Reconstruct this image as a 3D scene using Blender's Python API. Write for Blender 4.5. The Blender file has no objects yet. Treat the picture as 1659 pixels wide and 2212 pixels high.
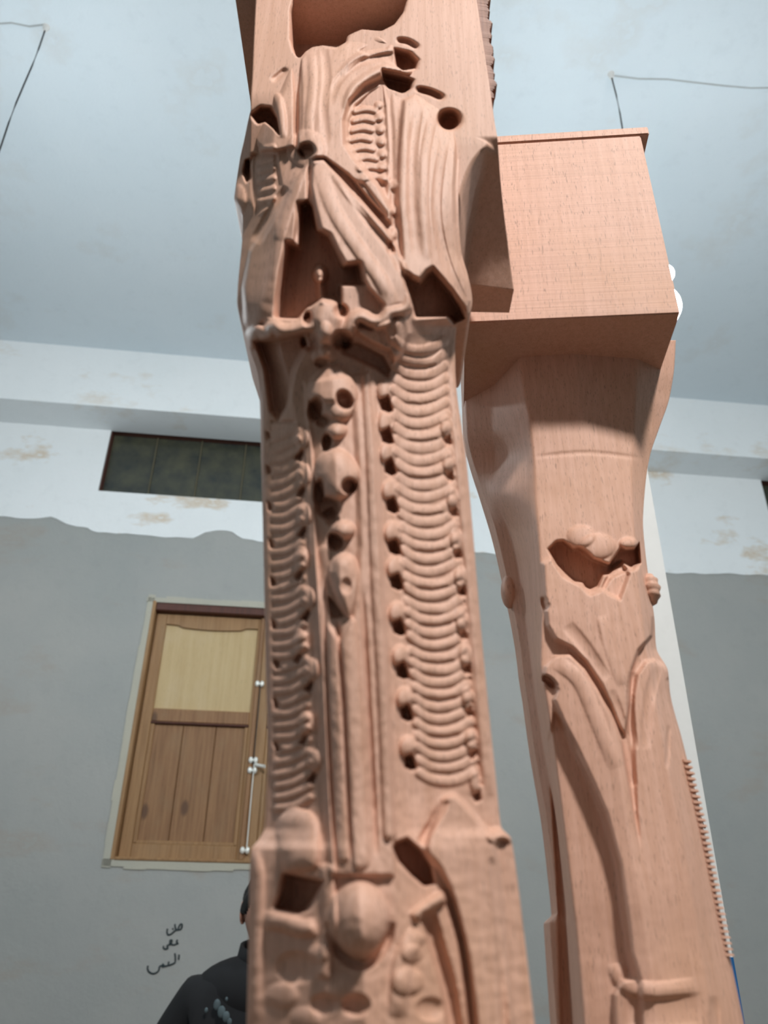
import bpy, bmesh, math, random
import numpy as np
from mathutils import Vector, Matrix
random.seed(7); RNG = np.random.RandomState(5)
SC = bpy.context.scene
COL = SC.collection

# ------------------------------------------------------------------ camera
W_PX, H_PX, F_PX = 1659.0, 2212.0, 1726.0
CX, CY = W_PX / 2, H_PX / 2
PITCH, ROLL = math.radians(29.3), math.radians(0.9)
CAMZ = 1.45
cT, sT, cR, sR = math.cos(PITCH), math.sin(PITCH), math.cos(ROLL), math.sin(ROLL)
FWD = np.array([0, cT, sT])
RGT = np.array([cR, -sT * sR, cT * sR])
UPV = np.array([-sR, -sT * cR, cT * cR])
cam_d = bpy.data.cameras.new('camera')
cam_d.sensor_fit = 'VERTICAL'; cam_d.sensor_height = 34.6; cam_d.sensor_width = 34.6
cam_d.lens = 34.6 * F_PX / H_PX
cam_d.clip_start = 0.02
cam_d.dof.use_dof = True; cam_d.dof.focus_distance = 1.05; cam_d.dof.aperture_fstop = 6.6
cam = bpy.data.objects.new('camera', cam_d); COL.objects.link(cam)
mw = Matrix.Identity(4)
for i in range(3):
    mw[i][0], mw[i][1], mw[i][2] = RGT[i], UPV[i], -FWD[i]
mw[2][3] = CAMZ
cam.matrix_world = mw
SC.camera = cam
SC.view_settings.view_transform = 'Standard'; SC.view_settings.look = 'None'
SC.view_settings.gamma = 1.0; SC.view_settings.use_curve_mapping = False
SC.view_settings.exposure = 0.0

# ------------------------------------------------------------------ world and lights
world = bpy.data.worlds.new('world'); SC.world = world; world.use_nodes = True
world.node_tree.nodes['Background'].inputs[0].default_value = (0.62, 0.72, 0.82, 1)
world.node_tree.nodes['Background'].inputs[1].default_value = 0.3

def lamp(name, kind, loc, power, color, size=0.1, aim=None, size_y=None):
    d = bpy.data.lights.new(name, kind); d.energy = power; d.color = color
    if kind == 'AREA':
        d.size = size
        if size_y: d.shape = 'RECTANGLE'; d.size_y = size_y
    else: d.shadow_soft_size = size
    o = bpy.data.objects.new(name, d); COL.objects.link(o); o.location = loc
    if aim is not None:
        o.rotation_euler = (Vector(aim) - Vector(loc)).to_track_quat('-Z', 'Y').to_euler()
    return o
lamp('unseen_lamp', 'AREA', (0.75, -1.05, 3.9), 92, (1.0, 0.95, 0.91), 0.20, (0.12, 0.75, 1.9))
lamp('unseen_lamp', 'POINT', (4.0, 1.9, 3.45), 42, (0.88, 0.96, 1.0), 0.08)  # unseen further lamp of the row, added to brighten the ceiling, no fixture
lamp('daylight_fill', 'AREA', (-3.6, 1.6, 2.6), 8, (0.72, 0.86, 1.0), 1.6, (1.0, 3.5, 3.2), 1.4)  # added bluish fill from the left, that wall has no window

# ------------------------------------------------------------------ projection helpers
def ray(px, py):
    return FWD + (px - CX) / F_PX * RGT + (CY - py) / F_PX * UPV
def proj(P):
    Q = P - np.array([0, 0, CAMZ]); d = Q @ FWD
    return CX + F_PX * (Q @ RGT) / d, CY - F_PX * (Q @ UPV) / d
def z_at(px, py, Y):
    r = ray(px, py); return CAMZ + Y / r[1] * r[2]
def x_at(px, Y, z):
    k = (px - CX) / F_PX; Z = z - CAMZ
    a = RGT - k * FWD
    return -(a[1] * Y + a[2] * Z) / a[0]

# the room frame: s along the far wall, t out from it towards the viewer, z up
WY = math.radians(6.2); WD = 4.5
WS = np.array([math.cos(WY), math.sin(WY), 0]); WN = np.array([math.sin(WY), -math.cos(WY), 0])
WO = np.array([0, WD, 0.0])
def R3(s, t, z):
    p = WO + s * WS + t * WN; return (float(p[0]), float(p[1]), float(z))
def wall_sz(px, py, t=0.0):
    r = ray(px, py); C = np.array([0, 0, CAMZ])
    k = ((WO + t * WN - C) @ WN) / (r @ WN); p = C + k * r
    return float((p - WO) @ WS), float(p[2])

# ------------------------------------------------------------------ object helpers
def link_mesh(name, verts, faces, mat, parent=None, origin=(0, 0, 0), smooth=False, normals=None):
    me = bpy.data.meshes.new(name)
    v = np.asarray(verts, dtype=np.float64) - np.asarray(origin, dtype=np.float64)
    me.from_pydata(v.tolist(), [], [tuple(int(i) for i in f) for f in faces])
    if mat: me.materials.append(mat)
    if smooth:
        me.polygons.foreach_set('use_smooth', np.ones(len(me.polygons), dtype=bool))
    me.update()
    if normals is not None:
        me.normals_split_custom_set_from_vertices(np.asarray(normals).tolist())
    o = bpy.data.objects.new(name, me); COL.objects.link(o)
    if parent is not None: o.parent = parent
    else: o.location = origin
    return o
def thing(name, label, cat, loc=(0, 0, 0), group=None):
    o = bpy.data.objects.new(name, None); COL.objects.link(o); o.location = loc
    o['label'] = label; o['category'] = cat
    if group: o['group'] = group
    return o
def structure(o): o['kind'] = 'structure'; return o
class MB:
    """collects boxes, tubes and prisms into one mesh"""
    def __init__(s): s.v = []; s.f = []
    def add(s, v, f):
        b = len(s.v); s.v += [tuple(map(float, p)) for p in v]; s.f += [tuple(b + i for i in q) for q in f]; return s
    def hexa(s, c):  # 8 corners: bottom 4 ccw then top 4
        return s.add(c, [(0, 3, 2, 1), (4, 5, 6, 7), (0, 1, 5, 4), (1, 2, 6, 5), (2, 3, 7, 6), (3, 0, 4, 7)])
    def rbox(s, s0, s1, t0, t1, z0, z1, ch=0.0):   # box in the room frame, optionally with chamfered front edges
        if ch <= 0:
            return s.hexa([R3(s0, t1, z0), R3(s1, t1, z0), R3(s1, t0, z0), R3(s0, t0, z0), R3(s0, t1, z1), R3(s1, t1, z1), R3(s1, t0, z1), R3(s0, t0, z1)])
        tm = t1 - ch
        v = [R3(s0, t0, z0), R3(s1, t0, z0), R3(s1, t0, z1), R3(s0, t0, z1), R3(s0, tm, z0), R3(s1, tm, z0), R3(s1, tm, z1), R3(s0, tm, z1),
             R3(s0 + ch, t1, z0 + ch), R3(s1 - ch, t1, z0 + ch), R3(s1 - ch, t1, z1 - ch), R3(s0 + ch, t1, z1 - ch)]
        f = [(0, 1, 2, 3)[::-1]]
        for a in (0, 4):
            for i in range(4):
                j = (i + 1) % 4; f.append((a + i, a + j, a + 4 + j, a + 4 + i))
        f.append((8, 9, 10, 11)); return s.add(v, f)
    def box(s, c, d, rot=0.0):
        cx, cy, cz = c; hx, hy, hz = d[0] / 2, d[1] / 2, d[2] / 2; ca, sa = math.cos(rot), math.sin(rot)
        v = [(cx + ca * x - sa * y, cy + sa * x + ca * y, cz + z) for z in (-hz, hz) for x, y in ((-hx, -hy), (hx, -hy), (hx, hy), (-hx, hy))]
        return s.hexa(v)
    def tube(s, pts, r, n=8, cap=True):
        pts = [Vector(p) for p in pts]; m = len(pts); rr = r if hasattr(r, '__len__') else [r] * m
        v = []; up = Vector((0, 0, 1))
        for i, p in enumerate(pts):
            d = (pts[min(i + 1, m - 1)] - pts[max(i - 1, 0)]).normalized()
            a = d.cross(up)
            if a.length < 1e-3: a = d.cross(Vector((1, 0, 0)))
            a.normalize(); b = d.cross(a).normalized()
            for k in range(n):
                q = 2 * math.pi * k / n; v.append(p + (a * math.cos(q) + b * math.sin(q)) * rr[i])
        f = [(i * n + k, i * n + (k + 1) % n, (i + 1) * n + (k + 1) % n, (i + 1) * n + k) for i in range(m - 1) for k in range(n)]
        if cap: f += [tuple(range(n))[::-1], tuple((m - 1) * n + k for k in range(n))]
        return s.add(v, f)
    def ball(s, c, r, nu=20, nv=12):
        rx, ry, rz = r if hasattr(r, '__len__') else (r, r, r)
        v = [(c[0], c[1], c[2] + rz)]
        for j in range(1, nv):
            a = math.pi * j / nv
            for i in range(nu):
                b = 2 * math.pi * i / nu; v.append((c[0] + rx * math.sin(a) * math.cos(b), c[1] + ry * math.sin(a) * math.sin(b), c[2] + rz * math.cos(a)))
        v.append((c[0], c[1], c[2] - rz)); L = len(v) - 1
        f = [(0, 1 + i, 1 + (i + 1) % nu) for i in range(nu)]
        f += [(1 + (j - 1) * nu + i, 1 + j * nu + i, 1 + j * nu + (i + 1) % nu, 1 + (j - 1) * nu + (i + 1) % nu) for j in range(1, nv - 1) for i in range(nu)]
        f += [(L, 1 + (nv - 2) * nu + (i + 1) % nu, 1 + (nv - 2) * nu + i) for i in range(nu)]
        return s.add(v, f)
    def build(s, name, mat, parent=None, origin=(0, 0, 0), smooth=False):
        return link_mesh(name, s.v, s.f, mat, parent, origin, smooth)

# ------------------------------------------------------------------ materials
def new_mat(name):
    m = bpy.data.materials.new(name); m.use_nodes = True
    nt = m.node_tree; return m, nt, nt.nodes['Principled BSDF']
def nd(nt, kind, **kw):
    n = nt.nodes.new(kind)
    for k, v in kw.items():
        if k == 'ins':
            for a, b in v.items():
                if hasattr(b, 'node'): nt.links.new(b, n.inputs[a])
                else: n.inputs[a].default_value = b
        else: setattr(n, k, v)
    return n
def coords(nt, scale, kind='Object'):
    tc = nd(nt, 'ShaderNodeTexCoord')
    mp = nd(nt, 'ShaderNodeMapping', ins={0: tc.outputs[kind]}); mp.inputs['Scale'].default_value = scale
    return mp.outputs[0]
def noise(nt, vec, scale, detail=4, rough=0.55):
    return nd(nt, 'ShaderNodeTexNoise', ins={'Vector': vec, 'Scale': scale, 'Detail': detail, 'Roughness': rough}).outputs[0]
def ramp(nt, fac, stops):
    r = nd(nt, 'ShaderNodeValToRGB', ins={0: fac}); e = r.color_ramp.elements
    while len(e) < len(stops): e.new(0.5)
    for i, (p, c) in enumerate(stops):
        e[i].position = p; e[i].color = (c if len(c) == 4 else (*c, 1)) if hasattr(c, '__len__') else (c, c, c, 1)
    return r.outputs[0]
def mix(nt, fac, a, b, blend='MIX'):
    m = nd(nt, 'ShaderNodeMix', data_type='RGBA', blend_type=blend)
    for i, v in ((0, fac), (6, a), (7, b)):
        if hasattr(v, 'node'): nt.links.new(v, m.inputs[i])
        else: m.inputs[i].default_value = v if not hasattr(v, '__len__') else (*v, 1)
    return m.outputs[2]
def bump(nt, bs, h, strength, dist):
    b = nd(nt, 'ShaderNodeBump', ins={'Height': h, 'Strength': strength, 'Distance': dist})
    nt.links.new(b.outputs[0], bs.inputs['Normal'])
def plain(name, col, rough=0.6, metal=0.0, var=0.12, scale=40, emit=None):
    m, nt, bs = new_mat(name)
    n = noise(nt, coords(nt, (1, 1, 1)), scale)
    c = mix(nt, n, tuple(x * (1 - var) for x in col), tuple(min(1, x * (1 + var)) for x in col))
    nt.links.new(c, bs.inputs['Base Color'])
    bs.inputs['Roughness'].default_value = rough; bs.inputs['Metallic'].default_value = metal
    if emit:
        bs.inputs['Emission Color'].default_value = (*emit[0], 1); bs.inputs['Emission Strength'].default_value = emit[1]
    return m
def wood(name, light, dark, blotch, gs=(260, 260, 9), pores=0.5, sawn=False, knots=False, rough=0.62):
    m, nt, bs = new_mat(name)
    g = noise(nt, coords(nt, gs), 1.0, 3, 0.6)
    c = mix(nt, ramp(nt, g, [(0.35, 0), (0.75, 1)]), light, dark)
    b = noise(nt, coords(nt, (9, 9, 5)), 1.0, 3, 0.5)
    c = mix(nt, ramp(nt, b, [(0.5, 0.0), (0.78, 0.65)]), c, blotch)
    p = noise(nt, coords(nt, (gs[0] * 4, gs[1] * 4, gs[2] * 14)), 1.0, 1, 0.5)
    pm = ramp(nt, p, [(0.62, 0), (0.72, pores)])
    c = mix(nt, pm, c, tuple(x * 0.45 for x in dark))
    h = g
    if sawn:
        s = noise(nt, coords(nt, (6, 6, 520)), 1.0, 2, 0.6)
        c = mix(nt, ramp(nt, s, [(0.45, 0), (0.75, 0.35)]), c, tuple(x * 0.7 for x in dark)); h = s
    if knots:
        v = nd(nt, 'ShaderNodeTexVoronoi', ins={'Vector': coords(nt, (5.5, 5.5, 2.6)), 'Scale': 1.0}).outputs[0]
        c = mix(nt, ramp(nt, v, [(0.07, 0.9), (0.13, 0.0)]), c, (0.10, 0.045, 0.02))
    nt.links.new(c, bs.inputs['Base Color'])
    bs.inputs['Roughness'].default_value = rough
    bump(nt, bs, h, 0.25, 0.001)
    return m

M = {}
M['beech'] = wood('carved_beech', (0.71, 0.435, 0.325), (0.60, 0.345, 0.24), (0.66, 0.375, 0.225))
M['beech_sawn'] = wood('sawn_beech', (0.71, 0.43, 0.32), (0.60, 0.34, 0.235), (0.65, 0.36, 0.205), sawn=True, pores=0.7)
M['beech_shaded'] = wood('shaded_torn_edge', (0.30, 0.13, 0.07), (0.17, 0.06, 0.03), (0.45, 0.25, 0.12))  # beech darkened to paint in the shade on the torn edge
M['pine'] = wood('pine_boards', (0.30, 0.155, 0.068), (0.19, 0.09, 0.035), (0.26, 0.16, 0.08), gs=(70, 70, 3), knots=True, pores=0.2)
M['pine_light'] = wood('pine_frame', (0.36, 0.205, 0.09), (0.24, 0.125, 0.05), (0.31, 0.195, 0.10), gs=(70, 70, 3), pores=0.2)
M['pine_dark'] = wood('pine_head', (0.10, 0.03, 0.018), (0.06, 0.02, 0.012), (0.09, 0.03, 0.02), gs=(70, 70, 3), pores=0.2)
M['plywood'] = wood('pale_plywood', (0.56, 0.42, 0.22), (0.49, 0.35, 0.17), (0.58, 0.45, 0.27), gs=(40, 40, 2), pores=0.15)
M['bench'] = wood('bench_timber', (0.13, 0.085, 0.05), (0.08, 0.05, 0.03), (0.11, 0.07, 0.04), gs=(60, 6, 60))

def plaster(name, c1, c2, stain=None, stain_amt=0.0, scale=1.3, dirt=0.25):
    m, nt, bs = new_mat(name)
    n = noise(nt, coords(nt, (1, 1, 1)), scale, 6, 0.6)
    c = mix(nt, ramp(nt, n, [(0.3, 0), (0.7, 1)]), c1, c2)
    f = noise(nt, coords(nt, (1, 1, 1)), 14, 5, 0.65)
    c = mix(nt, ramp(nt, f, [(0.55, 0), (0.85, dirt)]), c, tuple(x * 0.75 for x in c1))
    if stain:
        s = noise(nt, coords(nt, (1.2, 1.2, 2.6)), 1.5, 5, 0.62)
        c = mix(nt, ramp(nt, s, [(0.57, 0), (0.66, stain_amt), (0.675, stain_amt * 0.35)]), c, stain)
    nt.links.new(c, bs.inputs['Base Color'])
    bs.inputs['Roughness'].default_value = 0.85
    bump(nt, bs, f, 0.3, 0.01)
    return m
M['white_plaster'] = plaster('white_plaster', (0.80, 0.84, 0.85), (0.86, 0.89, 0.90), (0.62, 0.49, 0.34), 0.75)
M['ceiling'] = plaster('ceiling_paint', (0.67, 0.75, 0.795), (0.71, 0.78, 0.82), (0.56, 0.50, 0.42), 0.18)
M['grey_render'] = plaster('grey_render', (0.325, 0.345, 0.335), (0.405, 0.405, 0.385), (0.36, 0.30, 0.24), 0.35, 0.9)
M['side_wall'] = plaster('side_wall', (0.34, 0.36, 0.36), (0.40, 0.41, 0.40))
M['floor'] = plaster('concrete_floor', (0.10, 0.095, 0.09), (0.13, 0.125, 0.12))
M['beam'] = plaster('beam_paint', (0.80, 0.84, 0.85), (0.86, 0.89, 0.90), (0.66, 0.54, 0.40), 0.4)
M['post_white'] = plain('post_white_paint', (0.80, 0.83, 0.82), 0.6, var=0.04)
M['post_blue'] = plain('post_blue_paint', (0.005, 0.12, 0.34), 0.5, var=0.1)
M['mark'] = plain('pen_marks', (0.12, 0.12, 0.13), 0.8)
M['ink'] = plain('wall_ink', (0.03, 0.045, 0.05), 0.9)
M['metal'] = plain('zinc_metal', (0.86, 0.87, 0.82), 0.35, 0.25, var=0.1)
M['iron'] = plain('dark_iron', (0.06, 0.055, 0.05), 0.5, 0.6)
M['cord'] = plain('black_cord', (0.02, 0.02, 0.022), 0.6)
M['conduit'] = plain('plaster_seam', (0.42, 0.45, 0.45), 0.8)
M['lamp'] = plain('lamp_globe', (0.95, 0.97, 1.0), 0.3, emit=((0.88, 0.96, 1.0), 255.0))
M['socket'] = plain('lamp_socket', (0.7, 0.7, 0.68), 0.4)
M['skin'] = plain('skin', (0.46, 0.235, 0.165), 0.5, var=0.08)
M['hair'] = plain('hair', (0.010, 0.009, 0.009), 0.55, var=0.4, scale=200)
M['jacket'] = plain('black_jacket', (0.006, 0.0065, 0.008), 0.9, var=0.3, scale=30)
M['trousers'] = plain('trousers', (0.03, 0.03, 0.04), 0.8)
M['shoe'] = plain('shoe', (0.02, 0.018, 0.016), 0.5)
M['print'] = plain('jacket_print', (0.07, 0.10, 0.11), 0.7, var=0.4)
M['eye'] = plain('eye', (0.6, 0.58, 0.55), 0.2)
M['lips'] = plain('lips', (0.36, 0.14, 0.11), 0.5)
def glass_dirty(name):
    m, nt, bs = new_mat(name)
    n = noise(nt, coords(nt, (1, 1, 1)), 7, 5, 0.6)
    c = mix(nt, ramp(nt, n, [(0.3, 0), (0.7, 1)]), (0.030, 0.036, 0.034), (0.085, 0.085, 0.055))
    nt.links.new(c, bs.inputs['Base Color']); bs.inputs['Roughness'].default_value = 0.22
    return m
M['dark_glass'] = glass_dirty('dusty_dark_glass')

# ------------------------------------------------------------------ room shell
Z_BEAM = CAMZ + 2.99; BEAM_T = 0.27; Z_CEIL = CAMZ + 3.445
S0, S1, T1 = -4.2, 4.4, 7.6
def wall_cells(mb, s_cuts, z_cuts, holes, t):
    for i in range(len(s_cuts) - 1):
        for j in range(len(z_cuts) - 1):
            sm, zm = (s_cuts[i] + s_cuts[i + 1]) / 2, (z_cuts[j] + z_cuts[j + 1]) / 2
            if any(h[0] < sm < h[1] and h[2] < zm < h[3] for h in holes): continue
            mb.rbox(s_cuts[i], s_cuts[i + 1], t - 0.25, t, z_cuts[j], z_cuts[j + 1])
# openings measured on the wall
sh_s0 = (wall_sz(330, 1300)[0] + wall_sz(238, 1855)[0]) / 2
sh_s1 = wall_sz(858, 1600)[0]
sh_z1 = wall_sz(450, 1304)[1]; sh_z0 = wall_sz(400, 1862)[1]
vt_s0 = (wall_sz(243, 925)[0] + wall_sz(211, 1063)[0]) / 2
vt_s1 = wall_sz(905, 1040)[0]
vt_z1 = wall_sz(400, 937)[1]; vt_z0 = wall_sz(400, 1074)[1]
v2_s0 = (wall_sz(1640, 1037)[0] + wall_sz(1662, 1110)[0]) / 2
v2_s1 = v2_s0 + (vt_s1 - vt_s0); v2_z1 = wall_sz(1645, 1035)[1]; v2_z0 = v2_z1 - (vt_z1 - vt_z0)
HOLES = [(sh_s0, sh_s1, sh_z0, sh_z1), (vt_s0, vt_s1, vt_z0, vt_z1), (v2_s0, v2_s1, v2_z0, v2_z1)]
mb = MB()
wall_cells(mb, sorted({S0, S1, *[h[0] for h in HOLES], *[h[1] for h in HOLES]}), sorted({0.0, Z_CEIL, *[h[2] for h in HOLES], *[h[3] for h in HOLES]}), HOLES, 0.0)
wall_back = structure(mb.build('wall_back', M['grey_render']))
# white plaster coat over the upper wall with its hand-brushed lower edge
edge_px = [(0, 1118), (60, 1122), (110, 1118), (160, 1136), (215, 1150), (260, 1154), (330, 1160), (420, 1163), (440, 1152), (470, 1146), (500, 1150), (520, 1162), (560, 1172),
           (1030, 1193), (1060, 1197), (1440, 1238), (1520, 1241), (1590, 1240), (1659, 1244)]
edge_sz = [wall_sz(*p) for p in edge_px]
es = np.array([e[0] for e in edge_sz]); ez = np.array([e[1] for e in edge_sz])
cuts = sorted(set(np.linspace(S0, S1, 260).tolist()) | {h[k] for h in HOLES for k in (0, 1)})
jit = RNG.normal(0, 0.006, len(cuts)); jit = np.convolve(jit, [0.25, 0.5, 0.25], 'same')
cz = np.interp(cuts, es, ez) + jit
mb = MB(); TP = 0.007
for i in range(len(cuts) - 1):
    a, b = cuts[i], cuts[i + 1]; sm = (a + b) / 2
    spans = [(None, Z_BEAM + 0.05)]
    h = next((h for h in HOLES[1:] if h[0] < sm < h[1]), None)
    segs = [(cz[i], cz[i + 1], Z_CEIL, Z_CEIL)] if h is None else [(cz[i], cz[i + 1], h[2], h[2]), (h[3], h[3], Z_CEIL, Z_CEIL)]
    for z0a, z0b, z1a, z1b in segs:
        mb.hexa([R3(a, TP, z0a), R3(b, TP, z0b), R3(b, 0, z0b), R3(a, 0, z0a), R3(a, TP, z1a), R3(b, TP, z1b), R3(b, 0, z1b), R3(a, 0, z1a)])
pc = mb.build('plaster_coat', M['white_plaster'], wall_back); pc['kind'] = 'structure'
structure(MB().rbox(S0, S1, 0.0, BEAM_T, Z_BEAM, Z_CEIL).build('trim_1', M['beam']))
structure(MB().rbox(S0 - .2, S1 + .2, -0.25, T1 + .2, Z_CEIL, Z_CEIL + 0.2).build('ceiling', M['ceiling']))
structure(MB().rbox(S0 - .2, S1 + .2, -0.25, T1 + .2, -0.2, 0.0).build('floor', M['floor']))
structure(MB().rbox(S0 - .2, S0, 0, T1, 0, Z_CEIL).build('wall_left', M['side_wall']))
structure(MB().rbox(S1, S1 + .2, 0, T1, 0, Z_CEIL).build('wall_right', M['side_wall']))
structure(MB().rbox(S0 - .2, S1 + .2, T1, T1 + .2, 0, Z_CEIL).build('wall_front', M['side_wall']))
# two electrical seams in the ceiling that run out from the lamp hooks
def on_ceiling(px, py, dz=0.0):
    r = ray(px, py); k = (Z_CEIL + dz - CAMZ) / r[2]; return np.array([0, 0, CAMZ]) + k * r
HOOK_R, HOOK_L = on_ceiling(1320, 160), on_ceiling(100, 58)
for hook, end in ((HOOK_R, on_ceiling(1800, 205)), (HOOK_L, on_ceiling(-200, 30))):
    pts = [hook + (end - hook) * k / 8 + np.array([0, RNG.normal(0, .008), 0.0]) for k in range(9)]
    structure(MB().tube(pts, 0.004, 6).build('trim_2', M['conduit']))

# ------------------------------------------------------------------ windows in the far wall
def high_window(name, h, bars):
    s0, s1, z0, z1 = h
    w = thing(name, '', 'window'); del w['label']; del w['category']; structure(w)
    fr = MB()
    for a in ((s0, s0 + .006, z0, z1), (s1 - .006, s1, z0, z1), (s0, s1, z1 - .008, z1), (s0, s1, z0, z0 + .006)):
        fr.rbox(a[0], a[1], -0.09, -0.012 if a[3] - a[2] > .1 else -0.02, a[2], a[3])
    fr.build('window_frame', M['pine_dark'], w)
    MB().rbox(s0, s1, -0.12, -0.07, z0, z1).build('pane', M['dark_glass'], w)
    for k in range(1, bars):
        s = s0 + (s1 - s0) * k / bars
        MB().tube([R3(s, -0.06, z0), R3(s, -0.06, z1)], 0.0045, 8).build('bar', M['bar'], w)
    return w
M['bar'] = plain('rusty_bar', (0.13, 0.115, 0.07), 0.7, 0.2)
high_window('window_2', HOLES[1], 7)
high_window('window_3', HOLES[2], 7)

def shutter_window():
    s0, s1, z0, z1 = HOLES[0]
    w = thing('window_1', '', 'window'); del w['label']; del w['category']; structure(w)
    B = lambda name, mat, *a, ch=0.004: MB().rbox(*a, ch=ch).build(name, M[mat], w)
    # mortar line round the frame
    g = MB(); q = 0.035
    rs = np.linspace(0, 1, 15)
    for (a0, a1, b0, b1) in ((s0 - q, s0 + .01, z0 - q, z1 + q), (s1 - .01, s1 + q, z0 - q, z1 + q), (s0 - q, s1 + q, z1 - .01, z1 + q * .7), (s0 - q, s1 + q, z0 - q, z0 + .006)):
        for i in range(14):
            ra, rb = rs[i], rs[i + 1]; jt = RNG.uniform(-.007, .007)
            if b1 - b0 > a1 - a0: g.rbox(a0 + (jt if a0 < s0 else 0), a1 + (jt if a1 > s1 else 0), 0, .006, b0 + (b1 - b0) * ra, b0 + (b1 - b0) * rb)
            else: g.rbox(a0 + (a1 - a0) * ra, a0 + (a1 - a0) * rb, 0, .006, b0 + (jt if b0 < z0 else 0), b1 + (jt if b1 > z1 else 0))
    g.build('mortar', M['mortar'], w)
    jw = 0.045
    B('jamb', 'pine_light', s0, s0 + .022, -.20, .008, z0, z1)
    B('jamb', 'pine_light', s1 - .022, s1, -.20, .008, z0, z1)
    B('frame_head', 'pine_dark', s0 + .022, s1 - .022, -.20, -.002, z1 - .055, z1)
    B('sill', 'pine_light', s0 + .022, s1 - .022, -.20, .012, z0, z0 + .016)
    MB().rbox(s0, s1, -.24, -.20, z0, z1).build('back_board', M['pine_dark'], w)
    mid = wall_sz(548, 1600, -.07)[0]
    def leaf(a, b, mirror=False):
        lf = thing('shutter', '', ''); del lf['label']; del lf['category']; lf.parent = w
        def P(name, mat, *q, ch=0.004): return MB().rbox(*q, ch=ch).build(name, M[mat], lf)
        t0, t1 = -.095, -.055; sw = .062
        zt, zb = z1 - .022, z0 + .018
        zm1 = wall_sz(440, 1534, t1)[1]; zm0 = wall_sz(440, 1562, t1)[1]
        P('stile', 'pine_light', a, a + sw, t0, t1, zb, zt)
        P('stile', 'pine_light', b - sw * .5, b, t0, t1, zb, zt)
        P('bottom_rail', 'pine_light', a + sw, b - sw * .5, t0, t1, zb, zb + .07)
        P('middle_rail', 'pine', a + sw, b - sw * .5, t0, t1, zm0, zm1)
        # top rail with a shallow shaped lower edge
        za = wall_sz(440, 1357, t1)[1]; n = 16; mbx = MB()
        shp = [0.012 * (0.5 - 0.5 * math.cos(2 * math.pi * k / n)) + (0.012 if 2 < k < n - 2 else 0) for k in range(n + 1)]
        for k in range(n):
            u0, u1 = a + sw + (b - a - sw * 1.5) * k / n, a + sw + (b - a - sw * 1.5) * (k + 1) / n
            y0, y1 = za + .014 - shp[k], za + .014 - shp[k + 1]
            mbx.hexa([R3(u0, t1, y0), R3(u1, t1, y1), R3(u1, t0, y1), R3(u0, t0, y0), R3(u0, t1, zt), R3(u1, t1, zt), R3(u1, t0, zt), R3(u0, t0, zt)])
        mbx.build('top_rail', M['pine_light'], lf)
        pp = P('upper_panel', 'plywood', a + sw - .004, b - sw * .5 + .004, t0 + .005, t1 - .018, zm1 - .004, za + .02, ch=0.001); pp['label'] = 'pale plywood upper panel'
        # lower panel: three boards, tongue and groove
        lo, hi = a + sw, b - sw * .5; nb = 3
        for k in range(nb):
            P('board', 'pine', lo + (hi - lo) * k / nb + .001, lo + (hi - lo) * (k + 1) / nb - .001, t0 + .004, t1 - .016, zb + .06, zm0 + .004, ch=0.003)
        P('panel_moulding', 'pine_light', lo, lo + .022, t1 - .018, t1 - .004, zb + .07, zm0 - .004)
        P('panel_moulding', 'pine_light', hi - .022, hi, t1 - .018, t1 - .004, zb + .07, zm0 - .004)
        P('panel_moulding', 'pine_light', lo, hi, t1 - .018, t1 - .006, zb + .068, zb + .086)
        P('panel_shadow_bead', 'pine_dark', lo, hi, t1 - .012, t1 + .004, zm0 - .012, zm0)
        return lf
    l1 = leaf(s0 + .024, mid - .003)
    l2 = leaf(mid + .003, s1 - .024, True)
    # meeting strip and bolt hardware
    B('meeting_strip', 'pine', mid - .02, mid + .006, -.056, -.04, z0 + .02, z1 - .03)
    tb = -.036
    def clip(px, py):
        s, z = wall_sz(px, py, tb); m2 = MB()
        for dx in (-.013, .013):
            m2.ball(R3(s + dx, tb, z), (.013, .011, .018), 12, 8)
        m2.tube([R3(s - .012, tb, z), R3(s + .012, tb, z)], .006, 8)
        m2.build('bolt_keeper', M['metal'], w, smooth=True)
    for p in ((561, 1477), (547, 1642), (545, 1664), (529, 1837)): clip(*p)
    a = wall_sz(549, 1650, tb); b = wall_sz(531, 1835, tb); c = wall_sz(563, 1476, tb)
    MB().tube([R3(a[0], tb, a[1]), R3(b[0] + .004, tb, b[1])], .0028, 8).build('bolt_rod', M['metal'], w)
    MB().tube([R3(a[0] - .004, tb, a[1]), R3(c[0], tb, c[1])], .003, 8).build('bolt_rod', M['iron'], w)
    k0 = wall_sz(552, 1652, tb); k1 = wall_sz(572, 1656, tb + .04)
    MB().tube([R3(k0[0], tb, k0[1]), R3(k1[0], tb + .04, k1[1])], .009, 8).build('bolt_handle', M['metal'], w)
    return w
M['mortar'] = plaster('mortar_line', (0.42, 0.42, 0.36), (0.50, 0.47, 0.38))
shutter_window()

# ------------------------------------------------------------------ pendant lamps
def pendant(hook, zc, r, label):
    o = thing('pendant_lamp', label, 'lamp', (hook[0], hook[1], Z_CEIL), 'globe lamps hung from the ceiling')
    org = (hook[0], hook[1], Z_CEIL)
    MB().tube([(hook[0], hook[1], Z_CEIL), (hook[0], hook[1], Z_CEIL - .03)], [.016, .008], 12).build('ceiling_rose', M['socket'], o, org)
    pts = [(hook[0] + .004 * math.sin(k * 1.1), hook[1], Z_CEIL - .03 + (zc + r + .05 - Z_CEIL + .03) * k / 10) for k in range(11)]
    MB().tube(pts, .0032, 6).build('cord', M['cord'], o, org)
    MB().tube([(hook[0], hook[1], zc + r + .07), (hook[0], hook[1], zc + r - .012)], [.02, .035], 12).build('socket', M['socket'], o, org)
    MB().ball((hook[0], hook[1], zc), r, 28, 18).build('globe', M['lamp'], o, org, smooth=True)
    return o
zc = z_at(1431, 664, HOOK_R[1])
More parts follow.
